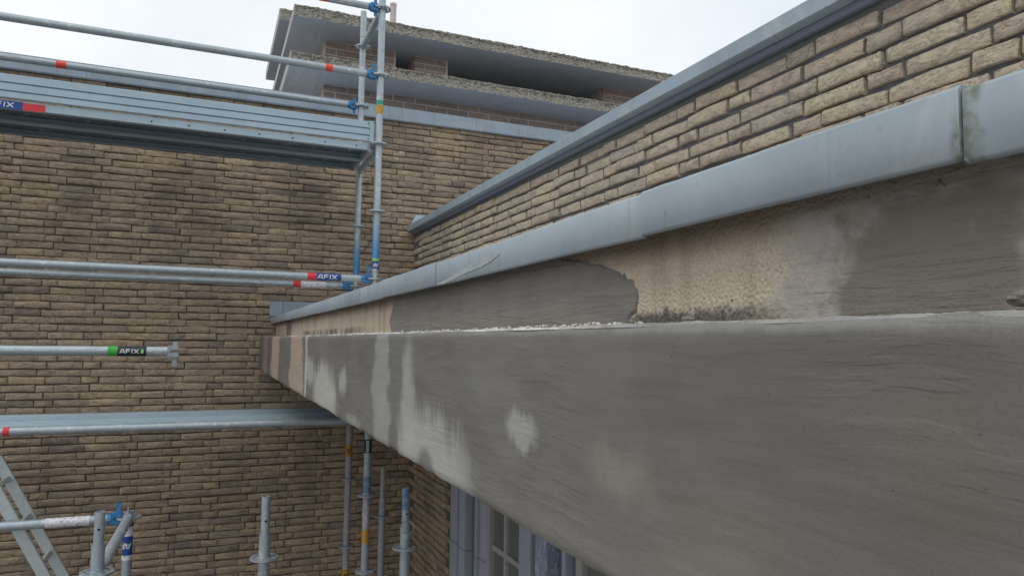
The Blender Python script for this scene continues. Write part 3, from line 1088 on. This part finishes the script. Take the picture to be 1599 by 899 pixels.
crumbs('mortar_crumbs', 210, lambda g: math.exp(math.log(g.choice([0.66, 0.72, 0.78, 0.86, 0.93, 1.07, 1.25, 1.4, 1.75, 2.1])) + g.normal(0, 0.05)), lambda g: LX + g.uniform(0.006, 0.03), lambda g: 0.0195 + g.uniform(0, 0.0025),
       lambda g: abs(g.normal(0.0007, 0.0009)) + 0.0004, M_CRUMB, ev, 51)
crumbs('dark_grit', 420, lambda g: g.uniform(0.53, 0.83), lambda g: UX + g.uniform(-0.001, 0.001), lambda g: 0.024 + abs(g.normal(0, 0.007)),
       lambda g: abs(g.normal(0.0005, 0.0004)) + 0.0003, mortar_material('dark_grit', lin((80, 76, 76)), lin((132, 126, 122))), ev, 52)
crumbs('render_crumbs', 46, lambda g: g.uniform(0.355, 0.425), lambda g: UX, lambda g: 0.121 + g.normal(0, 0.0018),
       lambda g: abs(g.normal(0.0007, 0.0004)) + 0.0004, M_CRUMB_DARK, ev, 53)
# pale mortar lump on the step nearest the camera, and a loose stone chip
g = np.random.default_rng(77)
for nm, c, sx, sy, sz, mt in (('mortar_lump', (0.455, 0.279, 0.030), 0.008, 0.008, 0.0045, M_CRUMB_DARK), ('stone_chip', (0.43, 0.575, 0.0245), 0.005, 0.009, 0.0035, M_CRUMB_DARK)):
    bm = bmesh.new()
    bmesh.ops.create_icosphere(bm, subdivisions=2, radius=1)
    for v in bm.verts:
        k = 1 + g.normal(0, 0.16)
        v.co = Vector((c[0] + v.co.x * sx * k, c[1] + v.co.y * sy * k, c[2] + v.co.z * sz * k))
    me = bpy.data.meshes.new(nm); bm.to_mesh(me); bm.free()
    link(nm, me, mt, ev)

# ------------------------------------------------------------------ zinc roof edge in sections
ze = thing('zinc_roof_edge', (0.455, 2.5, 0.122), 'long blue-grey zinc roof edge trim in sections above the eaves', 'roof edge')
joints = [-0.6, 0.3125, 0.693, 1.503, 2.027, 2.356, 3.299, 4.213, 4.632, D - 0.004]
wz = waves(8, 2, 20, 61)
for i, (a, b) in enumerate(zip(joints[:-1], joints[1:])):
    dz = random.gauss(0, 0.0009) + (0.0012 if i == 1 else 0)
    lap = 0.0018 * (i % 2)
    ys = np.linspace(a + 0.0007, b - 0.0007, max(4, int((b - a) / 0.03)))
    prof = [(0.4575, 0.1215), (0.455, 0.1245), (0.455, 0.1698), (0.4572, 0.1726), (0.4600, 0.1736), (0.60, 0.157), (0.60, 0.150), (0.462, 0.166), (0.4610, 0.1215)]
    V, F = [], []
    for y in ys:
        for q, (x, z) in enumerate(prof):
            V.append((x - lap + 0.0006 * wz(y * 1.5, z * 20), y, z + dz + 0.0006 * wz(y + 4)))
    n = len(prof)
    for r_ in range(len(ys) - 1):
        for q in range(n):
            F.append((r_ * n + q, r_ * n + (q + 1) % n, r_ * n + n + (q + 1) % n, r_ * n + n + q))
    F += [tuple(range(n - 1, -1, -1)), tuple((len(ys) - 1) * n + q for q in range(n))]
    me = mesh('trim_section', V, F)
    bm = bmesh.new(); bm.from_mesh(me); bmesh.ops.recalc_face_normals(bm, faces=bm.faces)
    for f in bm.faces: f.smooth = len(f.verts) == 4
    for e in bm.edges:
        if e.calc_face_angle(0) > 1.0: e.smooth = False
    bm.to_mesh(me); bm.free()
    link('trim_section', me, M_ZINC, ze)
# old sealant scab on the trim
g = np.random.default_rng(5)
pts = [(1.50, 0.1245), (1.46, 0.128), (1.40, 0.134), (1.30, 0.144), (1.20, 0.153), (1.15, 0.158), (1.13, 0.152), (1.17, 0.143), (1.22, 0.136), (1.30, 0.131), (1.36, 0.1275), (1.44, 0.1235)]
V = [(0.4543, y, z + g.normal(0, 0.0012)) for y, z in pts] + [(0.4562, y, z) for y, z in pts]
n = len(pts)
me = mesh('sealant_scab', V, [tuple(range(n))] + [(i, n + i, n + (i + 1) % n, (i + 1) % n) for i in range(n)])
bm = bmesh.new(); bm.from_mesh(me); bmesh.ops.triangulate(bm, faces=[f for f in bm.faces if len(f.verts) > 4]); bmesh.ops.recalc_face_normals(bm, faces=bm.faces); bm.to_mesh(me); bm.free()
link('sealant_scab', me, plain('old_sealant', (176, 183, 183), 0.7, 0.5, (150, 161, 168)), ze)
# upstand against the tall wall
uf = thing('wall_flashing', (1.0, D, 0.19), 'zinc flashing upstand folded against the brick wall at the eaves end', 'flashing')
for a, b in ((0.445, 0.545), (0.546, 0.80), (0.801, 1.20), (1.201, PX - 0.01)):
    MB().box(a, b - 0.0008, D - 0.022, D - 0.004, 0.188, 0.306).build('flashing_piece', M_ZINC_BLUE, uf, bevel=0.002)

# ------------------------------------------------------------------ scaffold pieces
TR = 0.02415


def ring(mb, c, r=0.061, t=0.0045):
    """rosette: hub ring, eight spokes, rim"""
    c = Vector(c)
    dz = Vector((0, 0, t))
    mb.hollow(c - dz, c + dz, r, r - 0.012, 28)
    mb.hollow(c - dz, c + dz, 0.034, TR - 0.001, 24)
    for q in range(8):
        a = q * math.pi / 4 + math.pi / 8
        d = Vector((math.cos(a), math.sin(a), 0))
        mb.obox(c + d * 0.041, d * 0.0095, Vector((-d.y, d.x, 0)) * 0.0055, Vector((0, 0, t * 0.96)))
    return mb


def sleeve(name, p, d, length, r, mat, parent, n=24):
    p, d = Vector(p), Vector(d).normalized()
    return MB().hollow(p, p + d * length, r, r - 0.002, n).build(name, mat, parent, True)


GLYPH = {'A': [((0.0, 0), (0.40, 1)), ((0.40, 1), (0.62, 1)), ((0.62, 1), (0.96, 0)), ((0.25, 0.30), (0.80, 0.30))],
         'F': [((0.08, 0), (0.08, 1)), ((0.08, 0.92), (0.92, 0.92)), ((0.08, 0.5), (0.80, 0.5))],
         'I': [((0.5, 0), (0.5, 1))],
         'X': [((0.02, 0), (0.95, 1)), ((0.0, 1), (0.97, 0))]}
GW = {'A': 1.5, 'F': 1.25, 'I': 0.55, 'X': 1.5}


def letters(text, p, d, e1, r, h, parent, mat, slant=0.0, th=0.17, wscale=1.0, flip=1):
    """letters bent round a tube: text runs along d from p; e1 = outward direction at the text's mid height"""
    p, d, e1 = Vector(p), Vector(d).normalized(), Vector(e1).normalized()
    e2 = e1.cross(d) * flip                     # letter up
    mb = MB()
    x = 0.0
    lift = 0
    for ch in text:
        wd = GW[ch] * h * 0.8 * wscale
        for (a, b), (c_, d_) in GLYPH[ch]:
            lift += 1
            A = Vector((a * wd, b * h)); B = Vector((c_ * wd, d_ * h))
            nrm = (B - A).normalized()
            nrm = Vector((-nrm.y, nrm.x)) * th * h / 2
            V, F = [], []
            for q in range(9):
                t = q / 8
                for s in (1, -1):
                    Q = A + (B - A) * t + nrm * s
                    yy = min(max(Q.y, -0.02 * h), 1.02 * h) - h / 2
                    phi = yy / r
                    rr = r + 0.0006 + 0.00012 * lift
                    V.append(p + d * (x + Q.x + slant * Q.y) + e1 * rr * math.cos(phi) + e2 * rr * math.sin(phi))
            F = [(2 * q, 2 * q + 2, 2 * q + 3, 2 * q + 1) for q in range(8)]
            mb.add(V, F)
        x += wd + 0.16 * h
    return mb.build('lettering', mat, parent)


def standard(x, y, zb, zt, rosettes, label, group=None, spigot=None, lean=(0, 0), mat=None, name='scaffold_standard', base=True):
    t = thing(name, (x, y, zb), label, 'scaffold pole', group)
    mat = mat or M_GALV
    P = lambda z: Vector((x + lean[0] * (z - zb), y + lean[1] * (z - zb), z))
    MB().hollow(P(zb + (0.01 if base else 0)), P(zt), TR, TR - 0.0035, 24).build('tube', mat, t, True)
    if base:
        MB().box(x - 0.075, x + 0.075, y - 0.075, y + 0.075, zb, zb + 0.008).build('base_plate', M_GALV_DULL, t)
    for z in rosettes:
        ring(MB(), P(z)).build('rosette', mat, t, True)
    if spigot:
        s = MB().hollow(P(zt - 0.06), P(zt + spigot), 0.019, 0.0155, 24).build('spigot', mat, t, True)
        MB().tube(P(zt + 0.06) + Vector((0, -0.0196, 0)), P(zt + 0.06) + Vector((0, -0.012, 0)), 0.005, n=12).build('pin_hole', M_HOLE, s)
    return t, P


def head(mb_name, c, d, mat, wedge_mat, parent, wz=0.0, wedge=True):
    """wedge head at a ledger's end: c = rosette centre, d = direction from the rosette along the ledger"""
    c, d = Vector(c), Vector(d).normalized()
    s = Vector((0, 0, 1)).cross(d)
    mb = MB()
    mb.obox(c + d * 0.058 + Vector((0, 0, 0.018)), d * 0.026, s * 0.019, Vector((0, 0, 0.012)))
    mb.obox(c + d * 0.058 - Vector((0, 0, 0.018)), d * 0.026, s * 0.019, Vector((0, 0, 0.012)))
    mb.obox(c + d * 0.078, d * 0.010, s * 0.021, Vector((0, 0, 0.026)))
    mb.tube(c + d * 0.080, c + d * 0.112, 0.026, 0.0235, 20)
    h = mb.build('wedge_head', mat, parent, False, None, 0.003)
    if wedge:
        MB().obox(c + d * 0.050 + Vector((0, 0, wz)), d * 0.011, s * 0.0035, Vector((0, 0, 0.062))).build('wedge', wedge_mat, h, bevel=0.001)
    return h


def ledger(p0, p1, label, group=None, heads=(True, True), head_mat=(None, None), mat=None, cat='scaffold rail', r=TR, name='scaffold_ledger', wz=(0, 0)):
    """p0 and p1 are the rosette centres"""
    p0, p1 = Vector(p0), Vector(p1)
    d = (p1 - p0).normalized()
    t = thing(name, (p0 + p1) / 2, label, cat, group)
    a = p0 + d * (0.1 if heads[0] else 0); b = p1 - d * (0.1 if heads[1] else 0)
    MB().hollow(a, b, r, r - 0.003, 24).build('tube', mat or M_GALV, t, True)
    if heads[0]: head('h', p0, d, head_mat[0] or M_GALV, head_mat[0] or M_GALV, t, wz[0])
    if heads[1]: head('h', p1, -d, head_mat[1] or M_GALV, head_mat[1] or M_GALV, t, wz[1])
    return t


CAMDIR = Vector((-0.22, -0.97, 0)).normalized()
# ---- upper scaffold standing on the roof
UXS, FY, RY = 1.058, 4.95, 5.68
ROS = [0.428, 0.905, 1.385, 1.880, 2.372]
LBX = UXS - 2.57
G_UP = 'upper scaffold'
st, P = standard(UXS, FY, 0.12, 3.1, ROS, 'tall front scaffold pole with blue painted foot beside the deck end')
sleeve('paint_band', (UXS, FY, 0.545), (0, 0, 1), 0.35, TR + 0.0006, M_FADE, st)
k = sleeve('sticker', (UXS, FY, 0.500), (0, 0, 1), 0.052, TR + 0.0012, M_STK_BLUE, st)
sleeve('sticker', (UXS, FY, 0.553), (0, 0, 1), 0.018, TR + 0.0014, M_STK_LIME, st)
letters('AF', Vector((UXS, FY, 0.526)), (1, 0, 0), (0, -1, 0), 9.0, 0.024, k, M_STK_WHITE) if False else None
sleeve('coupling_ring', (UXS, FY, 0.478), (0, 0, 1), 0.018, TR + 0.0025, M_GALV, st)
sleeve('sticker', (UXS, FY, 1.600), (0, 0, 1), 0.062, TR + 0.0010, M_STK_YELLOW, st)
sleeve('sticker', (UXS, FY, 1.666), (0, 0, 1), 0.030, TR + 0.0010, M_STK_TEAL, st)


def letters_round(text, c, r, h, parent, mat, a0, th=0.2, flip=1):
    """letters standing upright on a vertical tube, running round it; a0 = start angle"""
    mb = MB()
    s = 0.0
    lift = 0
    for ch in text:
        wd = GW[ch] * h * 0.62
        for (a, b), (c_, d_) in GLYPH[ch]:
            lift += 1
            A = Vector((a * wd, b * h)); B = Vector((c_ * wd, d_ * h))
            nr = (B - A).normalized(); nr = Vector((-nr.y, nr.x)) * th * h / 2
            V = []
            for q in range(9):
                for sg in (1, -1):
                    Q = A + (B - A) * (q / 8) + nr * sg
                    phi = a0 + flip * (s + Q.x) / r
                    rr = r + 0.0006 + 0.0001 * lift
                    V.append((c[0] + rr * math.sin(phi), c[1] - rr * math.cos(phi), c[2] + flip * min(max(Q.y, 0), h)))
            mb.add(V, [(2 * q, 2 * q + 2, 2 * q + 3, 2 * q + 1) for q in range(8)])
        s += wd + 0.1 * h
    return mb.build('lettering', mat, parent)


letters_round('AF', (UXS, FY, 0.512), TR + 0.0012, 0.024, k, M_STK_WHITE, -0.85)

st, P = standard(UXS + 0.005, RY, 0.12, 2.668, ROS, 'rear scaffold pole close to the brick wall with faint blue foot')
sleeve('paint_band', (UXS + 0.005, RY, 0.50), (0, 0, 1), 0.30, TR + 0.0006, M_FADE, st)
sleeve('coupling_ring', (UXS + 0.005, RY, 2.45), (0, 0, 1), 0.012, TR + 0.002, M_GALV, st)
for y in (FY, RY):
    standard(LBX, y, -4.2, 3.1, ROS, 'scaffold pole outside the left edge of view', 'scaffold poles beyond the left edge')

RX0 = (LBX, 0, 0)


def rail(y, z, label, wm=M_BLUE, x1=UXS, wz=0.0):
    return ledger((LBX, y, z), (x1, y, z), label, None, (True, True), (M_GALV, wm), wz=(0, wz))


t = rail(FY, ROS[4], 'topmost scaffold guard rail, cut off by the top of the picture')
sleeve('tape', (0.62, FY, ROS[4]), (1, 0, 0), 0.05, TR + 0.0008, M_TAPE, t)
t = rail(FY, ROS[3], 'front scaffold guard rail crossing the sky, with a red tape mark near its end', wz=0.02)
sleeve('tape', (0.675, FY, ROS[3]), (1, 0, 0), 0.046, TR + 0.0008, M_TAPE, t)
t = rail(RY, ROS[3], 'rear guard rail along the zinc coping with a red tape mark far left')
sleeve('tape', (-1.04, RY, ROS[3]), (1, 0, 0), 0.062, TR + 0.0008, M_TAPE, t)
t = rail(FY, ROS[0], 'front lower scaffold tube with a red and blue lettered sticker at its end', wz=0.03)
sleeve('sticker', (0.60, FY, ROS[0]), (1, 0, 0), 0.056, TR + 0.0008, M_STK_RED, t)
k = sleeve('sticker', (0.657, FY, ROS[0]), (1, 0, 0), 0.165, TR + 0.0008, M_STK_BLUE, t)
letters('AFIX', (0.667, FY, ROS[0]), (1, 0, 0), Vector((-0.1, -1, -0.05)), TR + 0.0008, 0.030, k, M_STK_WHITE, 0.12, 0.2, 0.98)
t = rail(RY, ROS[0], 'rear lower scaffold tube with a worn red and white sticker near the wall')
sleeve('sticker', (0.585, RY, ROS[0]), (1, 0, 0), 0.055, TR + 0.0008, M_STK_RED, t)
sleeve('sticker', (0.641, RY, ROS[0]), (1, 0, 0), 0.19, TR + 0.0008, M_STK_WORN, t)
for z, nm in ((ROS[4], 'short cross tube joining the front and rear poles at the top'), (ROS[2] - 0.03, 'short cross tube under the upper deck end')):
    ledger((UXS, FY, z), (UXS + 0.005, RY, z), nm)
for z in (ROS[4], ROS[2] - 0.03):
    ledger((LBX, FY, z), (LBX, RY, z), 'short cross tube outside the left edge of view', 'cross tubes beyond the left edge')


# ---- decks
def deck(x0, x1, y0, y1, zt, label, sticker=False, ribs=5):
    """steel plank: ribbed top, side channels, end caps with hooks"""
    t = thing('scaffold_deck', ((x0 + x1) / 2, (y0 + y1) / 2, zt - 0.06), label, 'scaffold deck')
    wdt = y1 - y0
    MB().box(x0 + 0.02, x1 - 0.02, y0 + 0.0045, y1 - 0.0045, zt - 0.007, zt - 0.004).build('tread', M_DECK_SHADE, t)  # tread coloured darker so the ribs read as lines, like shading
    for q in range(ribs):
        m_ = y0 + wdt * (q + 0.5) / ribs
        MB().prism_x([(m_ - 0.009, zt - 0.0035), (m_ - 0.006, zt), (m_ + 0.006, zt), (m_ + 0.009, zt - 0.0035)], x0 + 0.02, x1 - 0.02).build('rib', M_DECK, t)
    for y, s in ((y0, 1), (y1, -1)):
        c = [(y, zt + 0.001), (y, zt - 0.046), (y + s * 0.028, zt - 0.050), (y + s * 0.028, zt - 0.040), (y + s * 0.024, zt - 0.040), (y + s * 0.024, zt - 0.046), (y + s * 0.004, zt - 0.043), (y + s * 0.004, zt - 0.007), (y + s * 0.001, zt + 0.001)]
        ch = MB().prism_x(c, x0 + 0.02, x1 - 0.02).build('side_channel', M_DECK, t)
        if s == 1:
            nh = 7
            for q in range(nh):
                xx = x1 - 0.10 - q * 0.215
                MB().tube((xx, y - 0.0012, zt - 0.026), (xx, y + 0.001, zt - 0.026), 0.0055, n=10).build('rivet_hole', M_HOLE, ch)
    for x, s in ((x0, 1), (x1, -1)):
        MB().box(min(x, x + s * 0.02), max(x, x + s * 0.02), y0 + 0.004, y1 - 0.004, zt - 0.060, zt + 0.0005).build('end_cap', M_GALV_DULL, t, bevel=0.002)
        for yy in (y0 + 0.06, y1 - 0.06):
            MB().box(min(x, x - s * 0.035), max(x, x - s * 0.035), yy - 0.018, yy + 0.018, zt - 0.02, zt + 0.008).build('hook', M_GALV_DULL, t, bevel=0.003)
    return t


DZ = 1.392
t = deck(LBX + 0.05, UXS - 0.05, FY + 0.035, FY + 0.350, DZ, 'front steel plank of the upper scaffold deck, seen from below')
MB().box(-1.40, -1.07, FY + 0.0325, FY + 0.0345, DZ - 0.052, DZ - 0.003).build('sticker', M_STK_BLUE, t)
MB().box(-1.069, -0.955, FY + 0.0325, FY + 0.0345, DZ - 0.050, DZ - 0.006).build('sticker', M_STK_RED, t)
letters('AFIX', (-1.245, FY + 5.0335, DZ - 0.026), (1, 0, 0), (0, -1, 0), 5.0, 0.030, t, M_STK_WHITE, 0.1, 0.2, 1.0)
deck(LBX + 0.05, UXS - 0.05, FY + 0.362, FY + 0.690, DZ, 'rear steel plank of the upper scaffold deck, nearest the wall')
tb_ = thing('toe_board', (UXS - 1.3, FY + 0.02, DZ + 0.008), 'ribbed galvanised steel toe board along the upper deck edge', 'toe board')
ty = FY + 0.024
zs = [1.402, 1.442, 1.492, 1.5465]
prof = [(ty, zs[0])]
prof = [(ty, 1.402), (ty - 0.006, 1.406), (ty - 0.006, 1.4390), (ty + 0.007, 1.4400), (ty + 0.007, 1.4480), (ty - 0.006, 1.4490), (ty - 0.006, 1.4890), (ty + 0.007, 1.4900), (ty + 0.007, 1.4980), (ty - 0.006, 1.4990), (ty - 0.006, 1.543), (ty, 1.547), (ty + 0.010, 1.547), (ty + 0.010, 1.402)]
MB().prism_x(prof, LBX + 0.03, UXS - 0.062).build('board', M_DECK, tb_)
ec = MB().box(UXS - 0.0615, UXS - 0.030, ty - 0.009, ty + 0.010, 1.398, 1.550).build('end_plate', M_DECK, tb_, bevel=0.002)
for z in (1.42, 1.53):
    MB().tube((UXS - 0.072, ty - 0.010, z), (UXS - 0.072, ty - 0.004, z), 0.004, n=10).build('rivet', M_HOLE, tb_)

# ---- lower scaffold against the wall, below the eaves
BX, BF, BR = 0.985, 4.69, 5.43
BROS = [-0.515, -0.990, -1.465, -1.94, -2.42]
G = 'poles below the eaves'
st, P = standard(BX, BF, -4.2, -0.27, BROS, 'scaffold pole below the eaves with black label and blue band', None, mat=M_GALV_DULL)
sleeve('sticker', (BX, BF, -0.720), (0, 0, 1), 0.085, TR + 0.0008, M_STK_BLACK, st)
sleeve('paint_band', (BX, BF, -0.972), (0, 0, 1), 0.10, TR + 0.0008, M_BLUE_WORN, st)
sleeve('sticker', (BX, BF, -1.29), (0, 0, 1), 0.085, TR + 0.0008, M_STK_YELLOW, st)
for q in range(5):
    MB().box(BX - 0.016, BX + 0.002, BF - TR - 0.0022, BF - TR - 0.0010 + 0.002, -0.712 + q * 0.0150, -0.7035 + q * 0.0150).build('lettering', M_STK_WHITE, st)
st, P = standard(BX + 0.015, BR, -4.2, -0.27, [-0.515, -1.015, -1.50, -1.98, -2.46], 'thin looking scaffold pole near the wall with two yellow labels, below the eaves', mat=M_GALV_DULL)
for z in (-0.855, -1.76):
    sleeve('sticker', (BX + 0.015, BR, z), (0, 0, 1), 0.095, TR + 0.0008, M_STK_YELLOW, st)
    k = MB().hollow((BX + 0.012, BR - TR - 0.004, z + 0.047), (BX + 0.012, BR - TR + 0.004, z + 0.047), 0.016, 0.010, 16).build('emblem', M_STK_BLACK, st)
st, P = standard(1.24, 5.34, -4.2, -1.16, [-1.285], 'dull grey scaffold pole stub closest to the wall corner', None, 0.225, mat=M_GALV_DULL)
st, P = standard(0.914, 3.44, -4.2, -0.885, [-0.985], 'scaffold pole stub with blue top and wire ring beside the window', None, 0.18)
sleeve('paint_band', (0.914, 3.44, -0.81), (0, 0, 1), 0.103, 0.0196, M_BLUE_WORN, st)
# wire ring hanging on the pin
mb = MB()
for q in range(20):
    a, b = 2 * math.pi * q / 20, 2 * math.pi * (q + 1) / 20
    rr = 0.034
    mb.tube((0.914 + rr * math.cos(a), 3.44 - 0.03 + 0.012 * math.sin(a), -0.885 + 0.026 * math.sin(a)), (0.914 + rr * math.cos(b), 3.44 - 0.03 + 0.012 * math.sin(b), -0.885 + 0.026 * math.sin(b)), 0.0022, n=6)
mb.build('locking_ring', M_GALV, st)
standard(0.272, 3.44, -4.2, -0.865, [-0.968], 'scaffold pole stub with pinned spigot standing alone before the wall', None, 0.165)
standard(BX - 2.57, BF, -4.2, -0.2, BROS, 'scaffold pole outside the left edge of view', 'scaffold poles beyond the left edge')
standard(BX - 2.57, BR, -4.2, -0.2, BROS, 'scaffold pole outside the left edge of view', 'scaffold poles beyond the left edge')
t = ledger((BX - 2.57, BF, BROS[0]), (BX, BF, BROS[0]), 'scaffold tube along the front of the lower deck, with worn red paint marks', None, (True, True), (M_GALV, M_GALV))
sleeve('tape', (-0.998, BF, BROS[0]), (1, 0, 0), 0.03, TR + 0.0008, M_STK_RED, t)
ledger((BX - 2.57, BR, BROS[0]), (BX, BR, BROS[0]), 'scaffold tube behind the lower deck', None)
for x in (BX, BX - 2.57):
    ledger((x, BF, BROS[0]), (x, BR, BROS[0]), 'short cross tube carrying the lower deck', 'cross tubes under the lower deck')
deck(BX - 2.52, BX - 0.05, BF + 0.035, BF + 0.355, BROS[0] + 0.020, 'front steel plank of the lower deck with long ribs')
deck(BX - 2.52, BX - 0.05, BF + 0.367, BF + 0.69, BROS[0] + 0.020, 'rear steel plank of the lower deck close to the wall')

# ---- loose end rail with a green label
t = thing('scaffold_ledger', (-0.9, 4.03, -0.066), 'scaffold rail with green and black lettered sticker ending in mid air', 'scaffold rail')
MB().hollow((-1.72, 4.03, -0.066), (-0.21, 4.03, -0.066), TR, TR - 0.003, 24).build('tube', M_GALV, t, True)
h = head('h', (-0.10, 4.03, -0.066), (-1, 0, 0), M_GALV_DULL, M_GALV_DULL, t, -0.012)
sleeve('sticker', (-0.448, 4.03, -0.066), (1, 0, 0), 0.042, TR + 0.0008, M_STK_GREEN, t)
k = sleeve('sticker', (-0.405, 4.03, -0.066), (1, 0, 0), 0.127, TR + 0.0008, M_STK_BLACK, t)
letters('AFIX', (-0.395, 4.03, -0.066), (1, 0, 0), (0, -1, 0.0), TR + 0.0008, 0.021, k, M_STK_WHITE, 0.0, 0.2, 0.92)
MB().box(-0.303, -0.290, 4.03 - TR - 0.002, 4.03 - TR + 0.003, -0.076, -0.055).build('barcode', M_STK_LIME, k)
standard(-1.72, 4.03, -4.2, 0.3, [-0.066], 'scaffold pole outside the left edge of view', 'scaffold poles beyond the left edge')

# ---- lower left frame
LXs, LF, LR = -0.362, 3.29, 4.44
st, P = standard(LXs, LF, -4.2, -0.81, [-0.918], 'nearest scaffold pole stub, lower left, with bare spigot', None, 0.125)
st, P = standard(LXs + 0.01, LR, -4.2, -0.93, [-0.965], 'scaffold pole with upside-down blue lettered label behind the nearest stub', None)
k = sleeve('sticker', (LXs + 0.01, LR, -1.16), (0, 0, 1), 0.17, TR + 0.0008, M_STK_BLUE, st)
letters_round('AF', (LXs + 0.01, LR, -1.095), TR + 0.0008, 0.030, k, M_STK_WHITE, 0.75, flip=-1)
sleeve('sticker', (LXs + 0.01, LR, -1.185), (0, 0, 1), 0.024, TR + 0.0008, M_STK_WORN, st)
sleeve('sticker', (LXs + 0.01, LR, -1.06), (0, 0, 1), 0.05, TR + 0.0012, M_STK_WORN, st)
ledger((LXs, LF, -0.930), (LXs + 0.01, LR, -0.965), 'sloping looking cross tube from the nearest stub to the pole behind', None, mat=M_GALV_DULL)
t = ledger((LXs - 1.6, LR, -0.965), (LXs + 0.01, LR, -0.965), 'short scaffold tube with torn white sticker and blue wedge, lower left', None, (True, True), (M_GALV, M_BLUE), wz=(0, 0.02))
sleeve('sticker', (-0.735, LR, -0.965), (1, 0, 0), 0.20, TR + 0.0008, M_STK_WORN, t)
standard(LXs - 1.6, LR, -4.2, -0.5, [-0.965], 'scaffold pole outside the left edge of view', 'scaffold poles beyond the left edge')

# ---- aluminium ladder
ld = thing('ladder', (0.85, 4.64, -4.2), 'aluminium ladder leaning up to the left behind the lower tube', 'ladder')
dv = Vector((-0.204, 0, 0.393)).normalized()
nv = Vector((dv.z, 0, -dv.x))
base = Vector((-0.735, 4.5, -1.25)) + dv * (-(4.2 - 1.25) / dv.z)
Lh = (4.2 - 0.66) / dv.z
for y in (4.5, 4.78):
    c = base + dv * (Lh / 2)
    c.y = y
    MB().obox(c, dv * (Lh / 2), nv * 0.027, Vector((0, 0.0125, 0))).build('stile', M_ALU, ld, bevel=0.003)
s = (-(1.198 - 4.2)) / dv.z
q = s % 0.235
while q < Lh - 0.05:
    c = base + dv * q
    MB().obox((c.x, 4.64, c.z), dv * 0.013, nv * 0.013, Vector((0, 0.1275, 0))).build('rung', M_ALU, ld, bevel=0.003)
    q += 0.235
